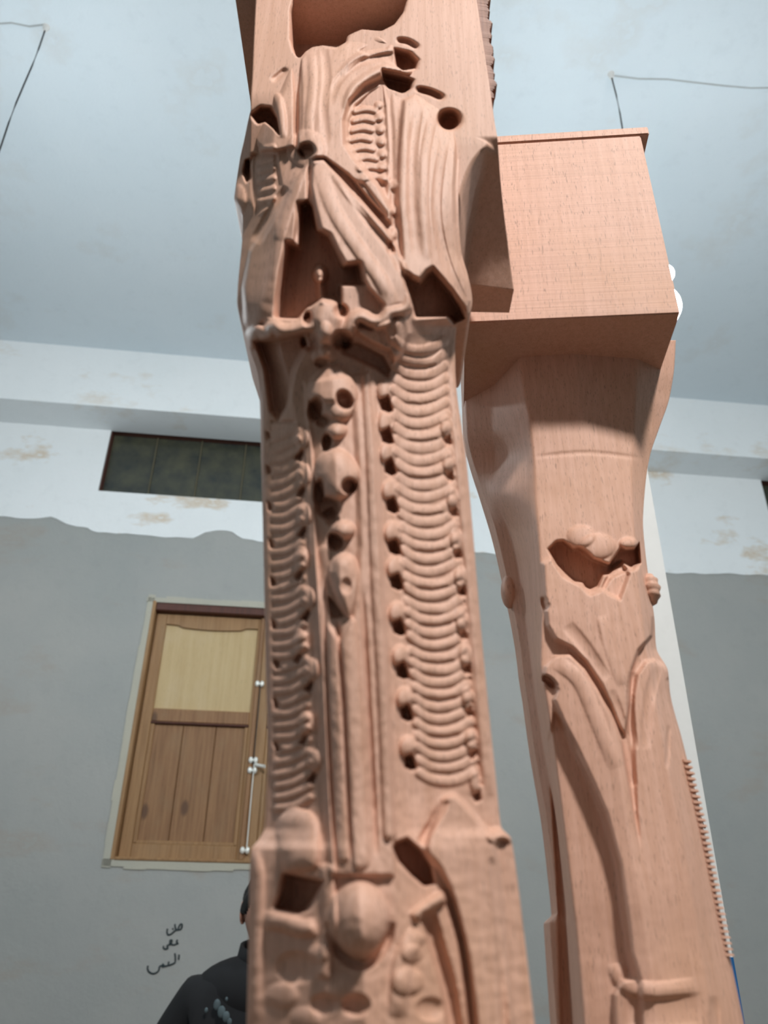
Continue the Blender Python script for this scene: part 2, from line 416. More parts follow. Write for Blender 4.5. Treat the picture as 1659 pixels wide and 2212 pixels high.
pr = pendant(HOOK_R, zc, 0.074, 'round white glowing lamp hanging behind the plain right hand wooden block')
side = np.array([x_at(1440, HOOK_R[1], zc + .13), HOOK_R[1], z_at(1443, 592, HOOK_R[1])])
MB().ball(side, 0.032, 16, 10).build('small_bulb', M['lamp'], pr, (HOOK_R[0], HOOK_R[1], Z_CEIL), smooth=True)
MB().tube([(HOOK_R[0], HOOK_R[1], zc + .19), tuple(side - np.array([.02, 0, 0]))], .008, 8).build('bulb_arm', M['socket'], pr, (HOOK_R[0], HOOK_R[1], Z_CEIL))
pendant(HOOK_L, zc, 0.076, 'left pendant lamp on a long black cord in the upper left corner')

# ------------------------------------------------------------------ white post with a blue foot
def post():
    Y = 1.75
    z0 = 0.0; zt = z_at(1330, 930, Y); zs = z_at(1590, 2068, Y)
    xr = 0.5 * (x_at(1408, Y, z_at(1408, 1100, Y)) + x_at(1590, Y, zs)); wd = 0.17
    o = thing('painted_post', 'square white post with blue painted foot standing behind the plain right leg', 'post', (xr - wd / 2, Y + wd / 2, 0))
    org = (xr - wd / 2, Y + wd / 2, 0)
    c = lambda za, zb, g=0: MB().box((xr - wd / 2, Y + wd / 2, (za + zb) / 2), (wd + g, wd + g, zb - za))
    c(zs, zt).build('post_shaft', M['post_white'], o, org)
    b = c(z0, zs, .002).build('post_foot', M['post_blue'], o, org); b['label'] = 'blue painted lower end'
    for (a, b2) in (((1497, 1703), (1503, 1722)), ((1503, 1722), (1509, 1742)), ((1513, 1766), (1519, 1783)), ((1519, 1783), (1523, 1788))):
        za, zb = z_at(*a, Y), z_at(*b2, Y)
        MB().tube([(x_at(a[0], Y, za), Y - .001, za), (x_at(b2[0], Y, zb), Y - .001, zb)], .0016, 5).build('pen_mark', M['mark'], o, org)
post()

# ------------------------------------------------------------------ handwriting on the wall
def crv(pts, n=6):
    P = [np.array(p, float) for p in pts]
    if len(P) < 3: return P
    out = []
    for i in range(len(P) - 1):
        p0, p1, p2, p3 = P[max(i - 1, 0)], P[i], P[i + 1], P[min(i + 2, len(P) - 1)]
        for k in range(n):
            t = k / n
            out.append(0.5 * ((2 * p1) + (-p0 + p2) * t + (2 * p0 - 5 * p1 + 4 * p2 - p3) * t * t + (-p0 + 3 * p1 - 3 * p2 + p3) * t ** 3))
    out.append(P[-1]); return out
INK = [  # each word: strokes in photo pixels, right to left
    [[(392, 2003), (394, 1998), (391, 1996), (387, 2001), (385, 2008), (391, 2007), (394, 2000)], [(385, 2008), (382, 2009), (379, 2004), (378, 1996)], [(380, 2009), (374, 2014), (369, 2018), (363, 2019), (361, 2013), (362, 2006)], [(372, 2006), (375, 2007)]],
    [[(384, 2030), (381, 2034), (385, 2038), (380, 2039)], [(380, 2040), (374, 2041), (370, 2038), (372, 2032), (368, 2031), (367, 2038), (370, 2041)], [(367, 2040), (361, 2043), (363, 2048), (357, 2050), (353, 2047), (354, 2043)]],
    [[(387, 2062), (386, 2073)], [(378, 2059), (379, 2070), (378, 2079), (371, 2083), (364, 2085), (365, 2077)], [(364, 2085), (357, 2087), (352, 2084), (351, 2089)], [(351, 2085), (345, 2088), (343, 2096), (338, 2101), (330, 2103), (322, 2099), (319, 2092), (320, 2086)], [(352, 2081), (353, 2090)]],
]
for word, lab in zip(INK, ('topmost of three handwritten words in black ink on the grey wall', 'middle short word of the black handwriting on the grey wall', 'lowest and longest handwritten word in black on the grey wall')):
    mbx = MB()
    for st in word:
        pts = [R3(*((wall_sz(*p)[0], .0015, wall_sz(*p)[1]))) for p in crv(st, 5)]
        mbx.tube(pts, .0042, 6)
    o = mbx.build('wall_writing', M['ink']); o['label'] = lab; o['category'] = 'writing'; o['group'] = 'words written on the wall'

# ------------------------------------------------------------------ carved surfaces
def pchip(x, y, xi):
    x = np.asarray(x, float); y = np.asarray(y, float); h = np.diff(x); d = np.diff(y) / h
    m = np.zeros(len(x))
    for k in range(1, len(x) - 1):
        if d[k - 1] * d[k] > 0:
            w1, w2 = 2 * h[k] + h[k - 1], h[k] + 2 * h[k - 1]; m[k] = (w1 + w2) / (w1 / d[k - 1] + w2 / d[k])
    m[0], m[-1] = d[0], d[-1]
    i = np.clip(np.searchsorted(x, xi) - 1, 0, len(h) - 1); t = (xi - x[i]) / h[i]
    return (2 * t ** 3 - 3 * t ** 2 + 1) * y[i] + (t ** 3 - 2 * t ** 2 + t) * h[i] * m[i] + (-2 * t ** 3 + 3 * t ** 2) * y[i + 1] + (t ** 3 - t ** 2) * h[i] * m[i + 1]
def sstep(x): x = np.clip(x, 0, 1); return x * x * (3 - 2 * x)
def blur(A, n):
    for _ in range(n):
        B = np.pad(A, 1, mode='edge'); A = (B[:-2, 1:-1] + B[2:, 1:-1] + B[1:-1, :-2] + B[1:-1, 2:] + 4 * A) / 8
    return A

class Carver:
    """relief heights (metres) over a surface; shapes are given by where they sit on the carving"""
    def __init__(s, X, Y):
        s.X, s.Y = X, Y; s.H = np.zeros_like(X); s.L = np.zeros(X.shape, int); s.names = ['']
    def _part(s, part):
        if part is None: return None
        s.names.append(part); return len(s.names) - 1
    def _put(s, idx, w, h, mode, lab):
        H = s.H[idx]
        if mode == 'add': s.H[idx] = H + h * w
        elif mode == 'set': s.H[idx] = H * (1 - w) + h * w
        elif mode == 'max': s.H[idx] = np.maximum(H, h * w)
        if lab is not None:
            l = s.L[idx]; l[w > 0.45] = lab; s.L[idx] = l
    def _box(s, pts, pad):
        p = np.asarray(pts, float); a, b = p.min(0) - pad, p.max(0) + pad
        return np.where((s.X > a[0]) & (s.X < b[0]) & (s.Y > a[1]) & (s.Y < b[1]))
    def poly(s, pts, h, edge=6, mode='set', dome=0, part=None, smooth=0):
        if smooth: pts = crv(list(pts) + [pts[0]], smooth)[:-1]
        P = np.asarray(pts, float); idx = s._box(P, 2); x, y = s.X[idx], s.Y[idx]
        if not len(x): return
        ins = np.zeros(len(x), bool); d2 = np.full(len(x), 1e9); n = len(P)
        for i in range(n):
            x0, y0 = P[i]; x1, y1 = P[(i + 1) % n]
            c = (y0 > y) != (y1 > y)
            if y1 != y0: ins ^= c & (x < (x1 - x0) * (y - y0) / (y1 - y0) + x0)
            dx, dy = x1 - x0, y1 - y0; q = dx * dx + dy * dy + 1e-9
            t = np.clip(((x - x0) * dx + (y - y0) * dy) / q, 0, 1)
            d2 = np.minimum(d2, (x - x0 - t * dx) ** 2 + (y - y0 - t * dy) ** 2)
        sd = np.sqrt(d2) * ins
        w = sstep(sd / edge)
        hh = h
        if dome: w = np.sqrt(np.clip(1 - (1 - np.clip(sd / dome, 0, 1)) ** 2, 0, 1))
        s._put(idx, w, hh, mode, s._part(part))
    def stroke(s, pts, w, h, prof='round', mode='add', part=None, w1=None, h1=None, n=5, taper=None):
        P = np.asarray(crv(pts, n) if len(pts) > 2 else pts, float)
        w1 = w if w1 is None else w1; h1 = h if h1 is None else h1
        idx = s._box(P, max(w, w1)); x, y = s.X[idx], s.Y[idx]
        if not len(x): return
        best = np.full(len(x), 1e9); tt = np.zeros(len(x)); m = len(P) - 1
        for i in range(m):
            x0, y0 = P[i]; dx, dy = P[i + 1] - P[i]; q = dx * dx + dy * dy + 1e-9
            t = np.clip(((x - x0) * dx + (y - y0) * dy) / q, 0, 1)
            d = (x - x0 - t * dx) ** 2 + (y - y0 - t * dy) ** 2
            u = d < best; best[u] = d[u]; tt[u] = (i + t[u]) / m
        d = np.sqrt(best) / (w + (w1 - w) * tt); k = np.clip(1 - d, 0, 1)
        if taper is None: taper = 0.0 if part in ('scale', 'lip', 'reed') else 0.3
        if taper: k = k * sstep(np.minimum(tt, 1 - tt) / taper + 0.02)
        p = np.sqrt(np.clip(1 - (1 - k) ** 2, 0, 1)) if prof == 'round' else sstep(k * 2.5) if prof == 'flat' else sstep(k)
        s._put(idx, p, h + (h1 - h) * tt, mode, s._part(part))
    def blob(s, cx, cy, rx, ry, h, rot=0, prof='round', mode='add', part=None):
        R = max(rx, ry); idx = s._box([(cx, cy)], R); x, y = s.X[idx] - cx, s.Y[idx] - cy
        if not len(x): return
        c, sn = math.cos(math.radians(rot)), math.sin(math.radians(rot))
        d = np.sqrt(((c * x + sn * y) / rx) ** 2 + ((-sn * x + c * y) / ry) ** 2)
        p = np.sqrt(np.clip(1 - d * d, 0, 1)) if prof == 'round' else sstep((1 - d) * 2.2)
        s._put(idx, p, h, mode, s._part(part))

def carve(stations, Y0, back, counts, ny, paint, root, origin, body, mat, ci=2, soft=3, y_range=None, cap=(True, True), part_mats={}, level=False, edge_fall=True, gain=1.0, rough=0.0):
    """loft a body through measured sections, carve the visible side, split off every named ornament"""
    ys = np.array([s[0] for s in stations], float)
    YY = np.array([[Y0 + p[1] for p in s[1]] for s in stations])
    if level: ZZ = np.array([[z_at(s[1][ci][0], s[0], Y0)] * len(s[1]) for s in stations])
    else: ZZ = np.array([[z_at(p[0], s[0], Y0 + p[1]) for p in s[1]] for s in stations])
    XX = np.array([[x_at(p[0], Y0 + p[1], z) for p, z in zip(s[1], zz)] for s, zz in zip(stations, ZZ)])
    yi = np.linspace(*(y_range or (ys[0], ys[-1])), ny)
    m = XX.shape[1]
    Zi = np.stack([pchip(ys, ZZ[:, k], yi) for k in range(m)], 1)
    Xi = np.stack([pchip(ys, XX[:, k], yi) for k in range(m)], 1); Yi = np.stack([pchip(ys, YY[:, k], yi) for k in range(m)], 1)
    cols_x, cols_y, cols_z = [], [], []
    for k in range(m - 1):
        for j in range(counts[k] + (k == m - 2)):
            t = j / counts[k]; cols_x.append(Xi[:, k] * (1 - t) + Xi[:, k + 1] * t); cols_y.append(Yi[:, k] * (1 - t) + Yi[:, k + 1] * t); cols_z.append(Zi[:, k] * (1 - t) + Zi[:, k + 1] * t)
    GX, GY, GZ = np.stack(cols_x, 1), np.stack(cols_y, 1), np.stack(cols_z, 1)
    for _ in range(soft):
        GY[:, 1:-1] = (GY[:, :-2] + 2 * GY[:, 1:-1] + GY[:, 2:]) / 4; GX[:, 1:-1] = (GX[:, :-2] + 2 * GX[:, 1:-1] + GX[:, 2:]) / 4
    P = np.stack([GX, GY, GZ], 2)
    def nrm(Q):
        du = np.gradient(Q, axis=1); dv = np.gradient(Q, axis=0); n = np.cross(dv, du)
        return n / (np.linalg.norm(n, axis=2, keepdims=True) + 1e-12)
    N = nrm(P)
    if N[ny // 2, P.shape[1] // 2, 1] > 0: N = -N
    # the cuts run square to the face, tipped downwards higher up the leg, so upper ornaments overhang
    tip = np.arctan2(P[:, :, 2].mean(1) - CAMZ, P[:, :, 1].mean(1)); tip = np.clip(tip, 0, math.radians(52))
    N = np.zeros_like(P); N[:, :, 1] = -np.cos(tip)[:, None]; N[:, :, 2] = -np.sin(tip)[:, None]
    N[:, :, 0] = -0.9 * P[:, :, 0] / np.hypot(P[:, :, 1], P[:, :, 2] - CAMZ)
    px, py = proj(P)
    C = Carver(px, py); paint(C)
    nz_ = blur(RNG.normal(0, 1, GX.shape), 40); nz_ /= nz_.std()
    H = blur(np.where(C.H > 0, C.H * gain, C.H), 2) + nz_ * rough
    fall = np.ones(P.shape[1]); e = 4 if edge_fall else 0
    if e: fall[:e] = np.linspace(0.2, 1, e); fall[-e:] = np.linspace(1, 0.2, e)
    Q = P + N * (H * fall[None, :])[:, :, None]
    nu = P.shape[1]; nb = len(back)
    # back of the body: straight between the two outer edges
    Bk = np.zeros((ny, nb, 3))
    for k, (t, dY) in enumerate(back):
        Bk[:, k, 0] = Q[:, -1, 0] * (1 - t) + Q[:, 0, 0] * t; Bk[:, k, 1] = Y0 + dY; Bk[:, k, 2] = Q[:, -1, 2] * (1 - t) + Q[:, 0, 2] * t
    A = np.concatenate([Q, Bk], 1); nc = nu + nb
    A[:, :, 2] = np.maximum(A[:, :, 2], BASE_Z)
    V = A.reshape(-1, 3)
    VN = nrm(Q)
    if VN[ny // 2, nu // 2, 1] > 0: VN = -VN
    NB = np.zeros((ny, nb, 3)); NB[:, :, 1] = 1
    I = np.arange(ny * nc).reshape(ny, nc); J = np.roll(I, -1, 1)
    F = np.stack([I[:-1], I[1:], J[1:], J[:-1]], 2)      # (ny-1, nc, 4)
    Lb = np.zeros((ny - 1, nc), int); Lb[:, :nu - 1] = C.L[:-1, :-1]
    flat_n = np.concatenate([VN, NB], 1).reshape(-1, 3)
    made = []
    for lab in np.unique(Lb):
        fs = F[Lb == lab]
        if lab and len(fs) < 6: continue
        used, inv = np.unique(fs, return_inverse=True); fs = inv.reshape(-1, 4)
        name = C.names[lab] or body
        faces = fs.tolist(); verts = V[used]; nn = flat_n[used]
        extra = []
        if lab == 0:
            look = {int(u): i for i, u in enumerate(used)}
            if cap[0] and all(int(i) in look for i in I[0]): extra.append([look[int(i)] for i in I[0]])
            if cap[1] and all(int(i) in look for i in I[-1]): extra.append([look[int(i)] for i in I[-1]][::-1])
        o = link_mesh(name, verts, faces + extra, part_mats.get(name, mat), root, origin, smooth=True)
        me = o.data
        if lab == 0:
            sm = np.ones(len(me.polygons), bool)
            bf = np.arange(nc)[None, :].repeat(ny - 1, 0)[Lb == 0] >= nu - 1
            sm[:len(bf)] = ~bf
            if extra: sm[len(bf):] = False
            me.polygons.foreach_set('use_smooth', sm)
        else: me.normals_split_custom_set_from_vertices(nn.tolist())
        made.append(o)
    return made

mm = 0.001
# ------------------------------------------------------------------ front leg: square block over a richly carved shaft
YF = 0.42
BASE_Z = CAMZ - 0.09
fx = x_at(800, YF + .07, BASE_Z)
front = thing('carved_table_leg', 'richly carved pale wooden leg with acanthus leaves, husks and scale bands, nearest the camera', 'furniture leg', (fx, YF + .07, BASE_Z))
FO = (fx, YF + .07, BASE_Z)
NICHE = [(628, 23), (634, 0), (640, -40), (700, -110), (800, -110), (880, -40), (877, 0), (870, 25), (850, 52), (823, 66), (800, 64), (781, 62), (762, 70), (750, 76), (746, 90), (727, 101), (696, 97), (673, 101), (659, 110), (646, 126), (636, 114), (628, 85)]
blk = []
for y, L, B, C, dC, R, dR in [(-14, 554, 958, 988, 0, 1028, 0), (0, 553, 960, 990, 0, 1030, 0), (100, 548, 980, 1010, 0, 1045, 0), (200, 543, 1000, 1030, 0, 1060, 0), (290, 540, 1020, 1040, 0, 1074, 0),
                              (306, 539, 1052, 1066, .006, 1077, .010), (320, 538, 1036, 1050, .02, 1081, .028), (345, 538, 1015, 1032, .042, 1088, .048), (370, 538, 1003, 1022, .056, 1095, .062), (400, 538, 994, 1012, .070, 1102, .077), (437, 540, 988, 1006, .084, 1110, .090)]:
    gl, gm = float(np.interp(y, [230, 300, 437], [0, .02, .05])), float(np.interp(y, [260, 330, 437], [0, .02, .05]))
    gr = float(np.interp(y, [300, 400, 437], [0, .006, .03]))
    blk.append((y, [(L, gl), (700, gm), (860, gr * .6), (B, gr), (C, dC), (R, dR)]))
def openings(c, d):
    c.poly(NICHE, -78 * mm - d, 6)
    c.stroke([(856, 86), (880, 89), (904, 104)], 7, -9 * mm - d, 'flat')
    c.poly([(850, 102), (885, 110), (903, 128), (897, 150), (870, 156), (856, 146)], -34 * mm - d, 5)
    c.poly([(823, 154), (866, 162), (892, 170), (886, 192), (870, 202), (839, 191), (827, 172)], -34 * mm - d, 5)
    c.stroke([(898, 191), (930, 199), (958, 213)], 8, -14 * mm - d, 'flat')
    c.blob(970, 258, 27, 26, -36 * mm - d, 0, 'flat')
    c.poly([(541, 246), (563, 228), (584, 230), (600, 254), (606, 296), (588, 276), (573, 264), (556, 268)], -34 * mm - d, 5)
    c.poly([(530, 345), (542, 340), (543, 385), (532, 395), (524, 372)], -20 * mm - d, 4)
def paint_block(c):
    openings(c, 0)
    c.stroke([(588, 175), (620, 148)], 7, -5 * mm)
    c.stroke([(552, 330), (546, 365)], 8, -6 * mm)
carve(blk, YF, [(0.0, .118), (1.0, .118)], [50, 50, 34, 6, 30], 280, paint_block, front, FO, 'block', M['beech'], ci=2, soft=0, level=True, edge_fall=False)
# overhanging cap board on top of the block and the torn saw edge down its right side
zc = z_at(620, -14, YF)
xl, xr = x_at(505, YF - .004, zc), x_at(1020, YF - .004, zc)
MB().box(((xl + xr) / 2, YF + .062, zc + .011), (xr - xl, .132, .022)).build('cap', M['beech'], front, FO)
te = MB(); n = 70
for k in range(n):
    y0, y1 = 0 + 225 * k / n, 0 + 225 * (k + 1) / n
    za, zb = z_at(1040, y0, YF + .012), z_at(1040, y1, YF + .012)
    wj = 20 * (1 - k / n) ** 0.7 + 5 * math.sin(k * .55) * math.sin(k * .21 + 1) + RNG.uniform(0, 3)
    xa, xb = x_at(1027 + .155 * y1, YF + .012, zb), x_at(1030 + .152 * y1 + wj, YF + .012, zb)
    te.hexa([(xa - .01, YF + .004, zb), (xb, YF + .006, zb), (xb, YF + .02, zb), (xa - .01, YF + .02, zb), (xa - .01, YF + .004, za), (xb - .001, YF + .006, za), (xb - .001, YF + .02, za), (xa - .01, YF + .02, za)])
te.build('torn_edge', M['beech_shaded'], front, FO)

sh = []
for row in [(40, 610, .03, 650, .016, 740, .016, 830, .016, 880, .016, 915, .03), (110, 590, .03, 640, .010, 740, .006, 830, .008, 880, .010, 916, .03),
            (150, 580, .03, 630, .004, 735, .002, 830, .003, 885, .008, 925, .03), (195, 560, .03, 615, .002, 720, -.003, 830, -.001, 890, .004, 965, .03),
            (240, 541, .03, 600, .0, 700, -.006, 830, -.004, 900, -.001, 986, .012), (300, 528, .032, 592, .0, 685, -.009, 832, -.006, 902, -.003, 994, .006), (350, 517, .034, 590, .001, 680, -.012, 835, -.008, 908, -.006, 992, .002),
            (425, 506, .034, 590, .002, 680, -.016, 840, -.012, 912, -.008, 990, .0), (470, 524, .034, 595, .0, 685, -.017, 845, -.012, 915, -.008, 991, .002),
            (540, 521, .034, 598, -.002, 690, -.018, 850, -.012, 925, -.006, 996, .008), (600, 515, .034, 595, -.003, 690, -.018, 855, -.012, 935, -.006, 1012, .012), (650, 512, .034, 592, -.004, 690, -.016, 860, -.010, 940, -.003, 1020, .018),
            (685, 517, .036, 592, -.004, 690, -.015, 860, -.009, 935, .003, 1010, .022), (705, 523, .036, 597, -.003, 695, -.013, 858, -.007, 925, .008, 987, .030),
            (760, 541, .04, 607, .004, 700, -.004, 850, .003, 905, .013, 983, .034), (810, 556, .044, 620, .010, 715, .004, 835, .010, 878, .016, 984, .036),
            (1000, 564, .045, 652, .014, 725, 0, 820, .004, 850, .012, 1008, .036), (1400, 573, .045, 668, .014, 740, 0, 832, .004, 872, .012, 1043, .036), (1700, 577, .045, 690, .014, 755, 0, 845, .004, 885, .012, 1073, .036),
            (1785, 573, .045, 690, .012, 760, -.002, 850, .002, 892, .010, 1082, .036), (1812, 560, .043, 690, .010, 762, -.003, 852, .001, 897, .008, 1104, .034), (1838, 542, .040, 690, .006, 765, -.004, 855, 0, 900, .006, 1109, .034),
            (2000, 538, .04, 690, .004, 780, -.008, 870, -.002, 930, .006, 1130, .034), (2212, 533, .04, 690, .002, 790, -.010, 890, -.002, 960, .006, 1155, .034), (2340, 530, .04, 690, .002, 795, -.010, 900, -.002, 975, .006, 1170, .034), (2680, 520, .04, 690, .002, 805, -.010, 920, -.002, 1000, .006, 1205, .034)]:
    sh.append((row[0], [(row[1 + 2 * k], row[2 + 2 * k]) for k in range(6)]))
ip = lambda y, ys, xs: float(np.interp(y, ys, xs))
def paint_front(c):
    # ---- shaft: fillets, grounds, plain reeds
    c.poly([(583, 905), (640, 905), (652, 1100), (660, 1400), (672, 1730), (600, 1740), (592, 1500), (586, 1200)], -5 * mm, 9)
    c.poly([(850, 720), (962, 720), (975, 900), (1000, 1200), (1020, 1450), (1045, 1700), (900, 1700), (885, 1500), (868, 1200), (848, 900)], -5 * mm, 9)
    c.stroke([(572, 830), (578, 1200), (586, 1700)], 12, 2.5 * mm)
    c.stroke([(974, 730), (990, 950), (1018, 1250), (1050, 1620), (1062, 1720)], 12, 3 * mm)
    # central raised band and its reeds
    c.poly([(652, 820), (665, 1000), (676, 1250), (690, 1450), (702, 1700), (714, 1896), (856, 1896), (850, 1700), (838, 1450), (826, 1200), (814, 960), (800, 800)], 5 * mm, 10)
    c.stroke([(795, 800), (806, 1000), (816, 1250), (830, 1500), (842, 1800)], 15, 4 * mm, part='reed')
    c.stroke([(666, 930), (674, 1150), (686, 1400), (704, 1700), (716, 1880)], 9, 3 * mm, part='reed')
    c.stroke([(700, 1190), (712, 1330), (722, 1500), (732, 1700), (742, 1850)], 13, 2.5 * mm, part='reed')
    c.stroke([(752, 1350), (764, 1500), (774, 1700), (780, 1860)], 19, 3.5 * mm, part='reed')
    c.stroke([(728, 1350), (742, 1500), (752, 1700), (760, 1860)], 5, -4 * mm)
    c.stroke([(782, 1270), (794, 1480), (806, 1700), (812, 1850)], 6, -4 * mm)
    c.stroke([(700, 1250), (706, 1450), (716, 1700), (726, 1880)], 5, -3.5 * mm)
    # hollow field the husks sit in
    c.poly([(662, 860), (660, 960), (672, 1180), (700, 1350), (740, 1400), (770, 1330), (785, 1180), (780, 1000), (772, 860)], -5 * mm, 16, mode='add')
    # husks and buds down the centre
    c.poly([(664, 850), (672, 815), (700, 792), (735, 790), (760, 815), (772, 850), (762, 895), (740, 912), (705, 905), (678, 880)], 15 * mm, 6, 'add', dome=34, part='husk', smooth=4)
    c.blob(682, 884, 19, 31, -17 * mm, 15, 'flat'); c.blob(744, 864, 20, 25, -18 * mm, -25, 'flat'); c.blob(697, 910, 17, 15, -11 * mm, 0, 'flat')
    c.blob(726, 929, 24, 20, 10 * mm, part='bud'); c.blob(706, 956, 12, 22, -14 * mm, 8, 'flat')
    c.poly([(677, 1025), (684, 992), (708, 972), (742, 972), (768, 1000), (776, 1030), (760, 1062), (735, 1080), (712, 1078), (690, 1058)], 16 * mm, 6, 'add', dome=34, part='husk', smooth=4)
    c.blob(690, 1062, 14, 34, -16 * mm, 8, 'flat'); c.blob(754, 1050, 19, 20, -17 * mm, 30, 'flat'); c.blob(709, 1098, 30, 28, -14 * mm, 0, 'flat'); c.stroke([(705, 1100), (724, 1132)], 14, -10 * mm)
    c.blob(741, 1145, 26, 21, 11 * mm, part='bud'); c.blob(725, 1170, 20, 24, -16 * mm, -12, 'flat')
    c.poly([(708, 1235), (718, 1206), (742, 1196), (766, 1206), (774, 1240), (770, 1290), (757, 1335), (742, 1322), (722, 1285)], 12 * mm, 6, 'add', dome=28, part='husk', smooth=4)
    c.blob(748, 1266, 12, 18, -4 * mm); c.poly([(706, 1285), (718, 1292), (748, 1335), (714, 1338)], -9 * mm, 5, 'add')
    c.blob(700, 770, 26, 22, 9 * mm, part='bud'); c.blob(696, 784, 18, 12, -8 * mm, 0, 'flat')
    # scale bands: every transverse rib is a piece of its own
    k = 0; y = 745.0
    while y < 1690:
        l, r = ip(y, [750, 900, 1200, 1500, 1700], [852, 852, 872, 896, 908]), ip(y, [750, 900, 1200, 1500, 1700], [960, 962, 984, 1006, 1024])
        w = r - l; dj = RNG.uniform(-3, 3)
        c.stroke([(l, y - 8 + dj), (l + .22 * w, y + 7), (l + .5 * w, y + 12), (l + .78 * w, y + 7 + dj), (r, y - 9)], 11, RNG.uniform(1.9, 2.9) * mm, mode='max', part='scale')
        if k % 3 == 1: c.stroke([(l + .25 * w, y + 25), (l + .55 * w, y + 28), (l + .85 * w, y + 21)], 9, -5 * mm)
        k += 1; y += 26 + 1.2 * (k % 2)
    k = 0; y = 935.0
    while y < 1740:
        l, r = ip(y, [930, 1300, 1740], [584, 592, 600]), ip(y, [930, 1300, 1740], [640, 652, 668])
        dj = RNG.uniform(-4, 4)
        c.stroke([(l, y + 10 + dj), ((l + r) / 2, y + 5), (r, y - 12)], 10, 2.8 * mm, mode='max', part='scale')
        k += 1; y += 25
    # beads and drilled pits beside the bands
    for x, y in [(834, 875), (836, 944), (841, 1010), (846, 1092), (851, 1182), (856, 1258), (861, 1356), (868, 1450), (877, 1541), (884, 1646)]:
        c.blob(x - 2, y - 32, 19, 26, 6.5 * mm, part='bead'); c.poly([(x - 15 + RNG.uniform(-3, 3), y - 14), (x + 6, y - 24 + RNG.uniform(-3, 3)), (x + 17, y + 14), (x + 4, y + 20), (x - 12, y + 12)], -16 * mm, 6, 'add')
    for x, y in [(966, 952), (971, 1030), (979, 1108), (987, 1197), (996, 1278), (999, 1373), (1007, 1447), (1012, 1538), (1020, 1630), (1029, 1721)]:
        c.blob(x - 2, y - 32, 13, 24, 4 * mm, part='bead'); c.poly([(x - 12, y - 4), (x + 8, y - 16), (x + 12, y + 8), (x - 2, y + 16)], -8 * mm, 6, 'add')
    for x, y in [(581, 939), (582, 1013), (584, 1091), (588, 1172), (591, 1254), (593, 1346), (600, 1433), (598, 1518), (600, 1612)]:
        c.poly([(x - 9, y - 14), (x + 6, y - 4), (x + 10, y + 12), (x - 6, y + 15)], -7 * mm, 6, 'add')
    for x, y in [(646, 985), (650, 1064), (652, 1150), (645, 1244), (660, 1330), (643, 1423), (667, 1484), (655, 1599), (674, 1680)]:
        c.blob(x + 6, y - 38, 15, 26, 5 * mm, part='bead'); c.poly([(x - 13, y + 8), (x + 6, y - 16), (x + 13, y - 8), (x + 6, y + 14)], -9 * mm, 6, 'add')
    # ---- foot of the shaft: larger leaves, buds and a round boss
    c.poly([(596, 1800), (605, 1762), (640, 1745), (678, 1760), (690, 1800), (686, 1870), (650, 1884), (612, 1878)], 9 * mm, 8, 'add', dome=36, part='foot_leaf', smooth=4)
    c.poly([(612, 1884), (656, 1892), (704, 1902), (684, 1938), (666, 1968), (646, 1976), (592, 1964), (604, 1932)], -26 * mm, 7)
    c.stroke([(572, 1988), (610, 1992), (650, 2005), (682, 2002)], 20, 7 * mm, part='foot_leaf')
    c.stroke([(545, 1838), (556, 1900), (552, 2000), (548, 2212)], 16, 4 * mm)
    c.stroke([(706, 1880), (712, 1990), (700, 2100)], 16, 5 * mm, part='reed')
    c.poly([(846, 1832), (852, 1818), (881, 1808), (912, 1836), (934, 1872), (940, 1910), (916, 1916), (889, 1896), (858, 1862)], -26 * mm, 7)
    c.poly([(950, 1722), (985, 1712), (1040, 1770), (1070, 1810), (1085, 1900), (1098, 2050), (1120, 2340), (1040, 2340), (1022, 2200), (1005, 2080), (975, 1950), (945, 1880), (915, 1830)], 9 * mm, 14, 'add', part='foot_leaf', smooth=4)
    c.stroke([(965, 1726), (938, 1775), (908, 1822)], 10, -5 * mm)
    c.stroke([(890, 1985), (930, 1955), (966, 1932)], 14, 6 * mm, part='foot_leaf')
    c.stroke([(923, 1965), (945, 2050), (970, 2140), (995, 2320)], 18, -9 * mm)
    c.stroke([(960, 1915), (985, 1990), (1005, 2080), (1030, 2330)], 9, -6 * mm)
    c.stroke([(1062, 1850), (1078, 2000), (1096, 2330)], 10, -4 * mm)
    c.blob(1082, 1806, 30, 20, 7 * mm, part='knob'); c.blob(1086, 1818, 14, 8, -7 * mm)
    c.blob(776, 1985, 66, 82, 17 * mm, part='boss')
    c.stroke([(708, 1990), (722, 2040), (760, 2080), (800, 2078), (835, 2035), (845, 1990)], 12, -6 * mm)
    c.stroke([(905, 2010), (870, 2080), (860, 2200)], 22, 4 * mm, part='foot_leaf')
    for x, y, r, h in [(640, 2090, 36, -6), (610, 2150, 28, 5), (690, 2060, 20, 5), (700, 2170, 24, -6), (770, 2172, 26, -9), (730, 2130, 30, 4), (880, 2120, 30, 5), (930, 2180, 26, -5), (660, 2200, 26, 4), (890, 2060, 20, 4)]:
        c.blob(x, y, r * 1.2, r, h * .6 * mm)
    # ---- knee: upper leaf that curls out below the hollow of the block
    c.poly([(646, 128), (659, 112), (673, 103), (696, 99), (727, 103), (747, 92), (752, 78), (766, 70), (790, 63), (812, 72), (838, 92), (870, 100), (905, 122), (908, 165), (880, 170), (862, 200), (832, 170), (790, 190), (757, 222), (746, 262), (748, 312), (770, 345), (820, 400), (850, 455), (846, 490), (800, 440), (750, 380), (700, 345), (660, 345), (640, 320), (640, 200)], 16 * mm, 7, 'add', part='upper_leaf')
    c.poly([(636, 130), (622, 150), (590, 185), (560, 215), (548, 250), (545, 300), (560, 330), (600, 330), (640, 320), (640, 200)], 11 * mm, 8, 'add', part='upper_leaf')
    c.stroke([(642, 130), (646, 200), (644, 300)], 8, -5 * mm)
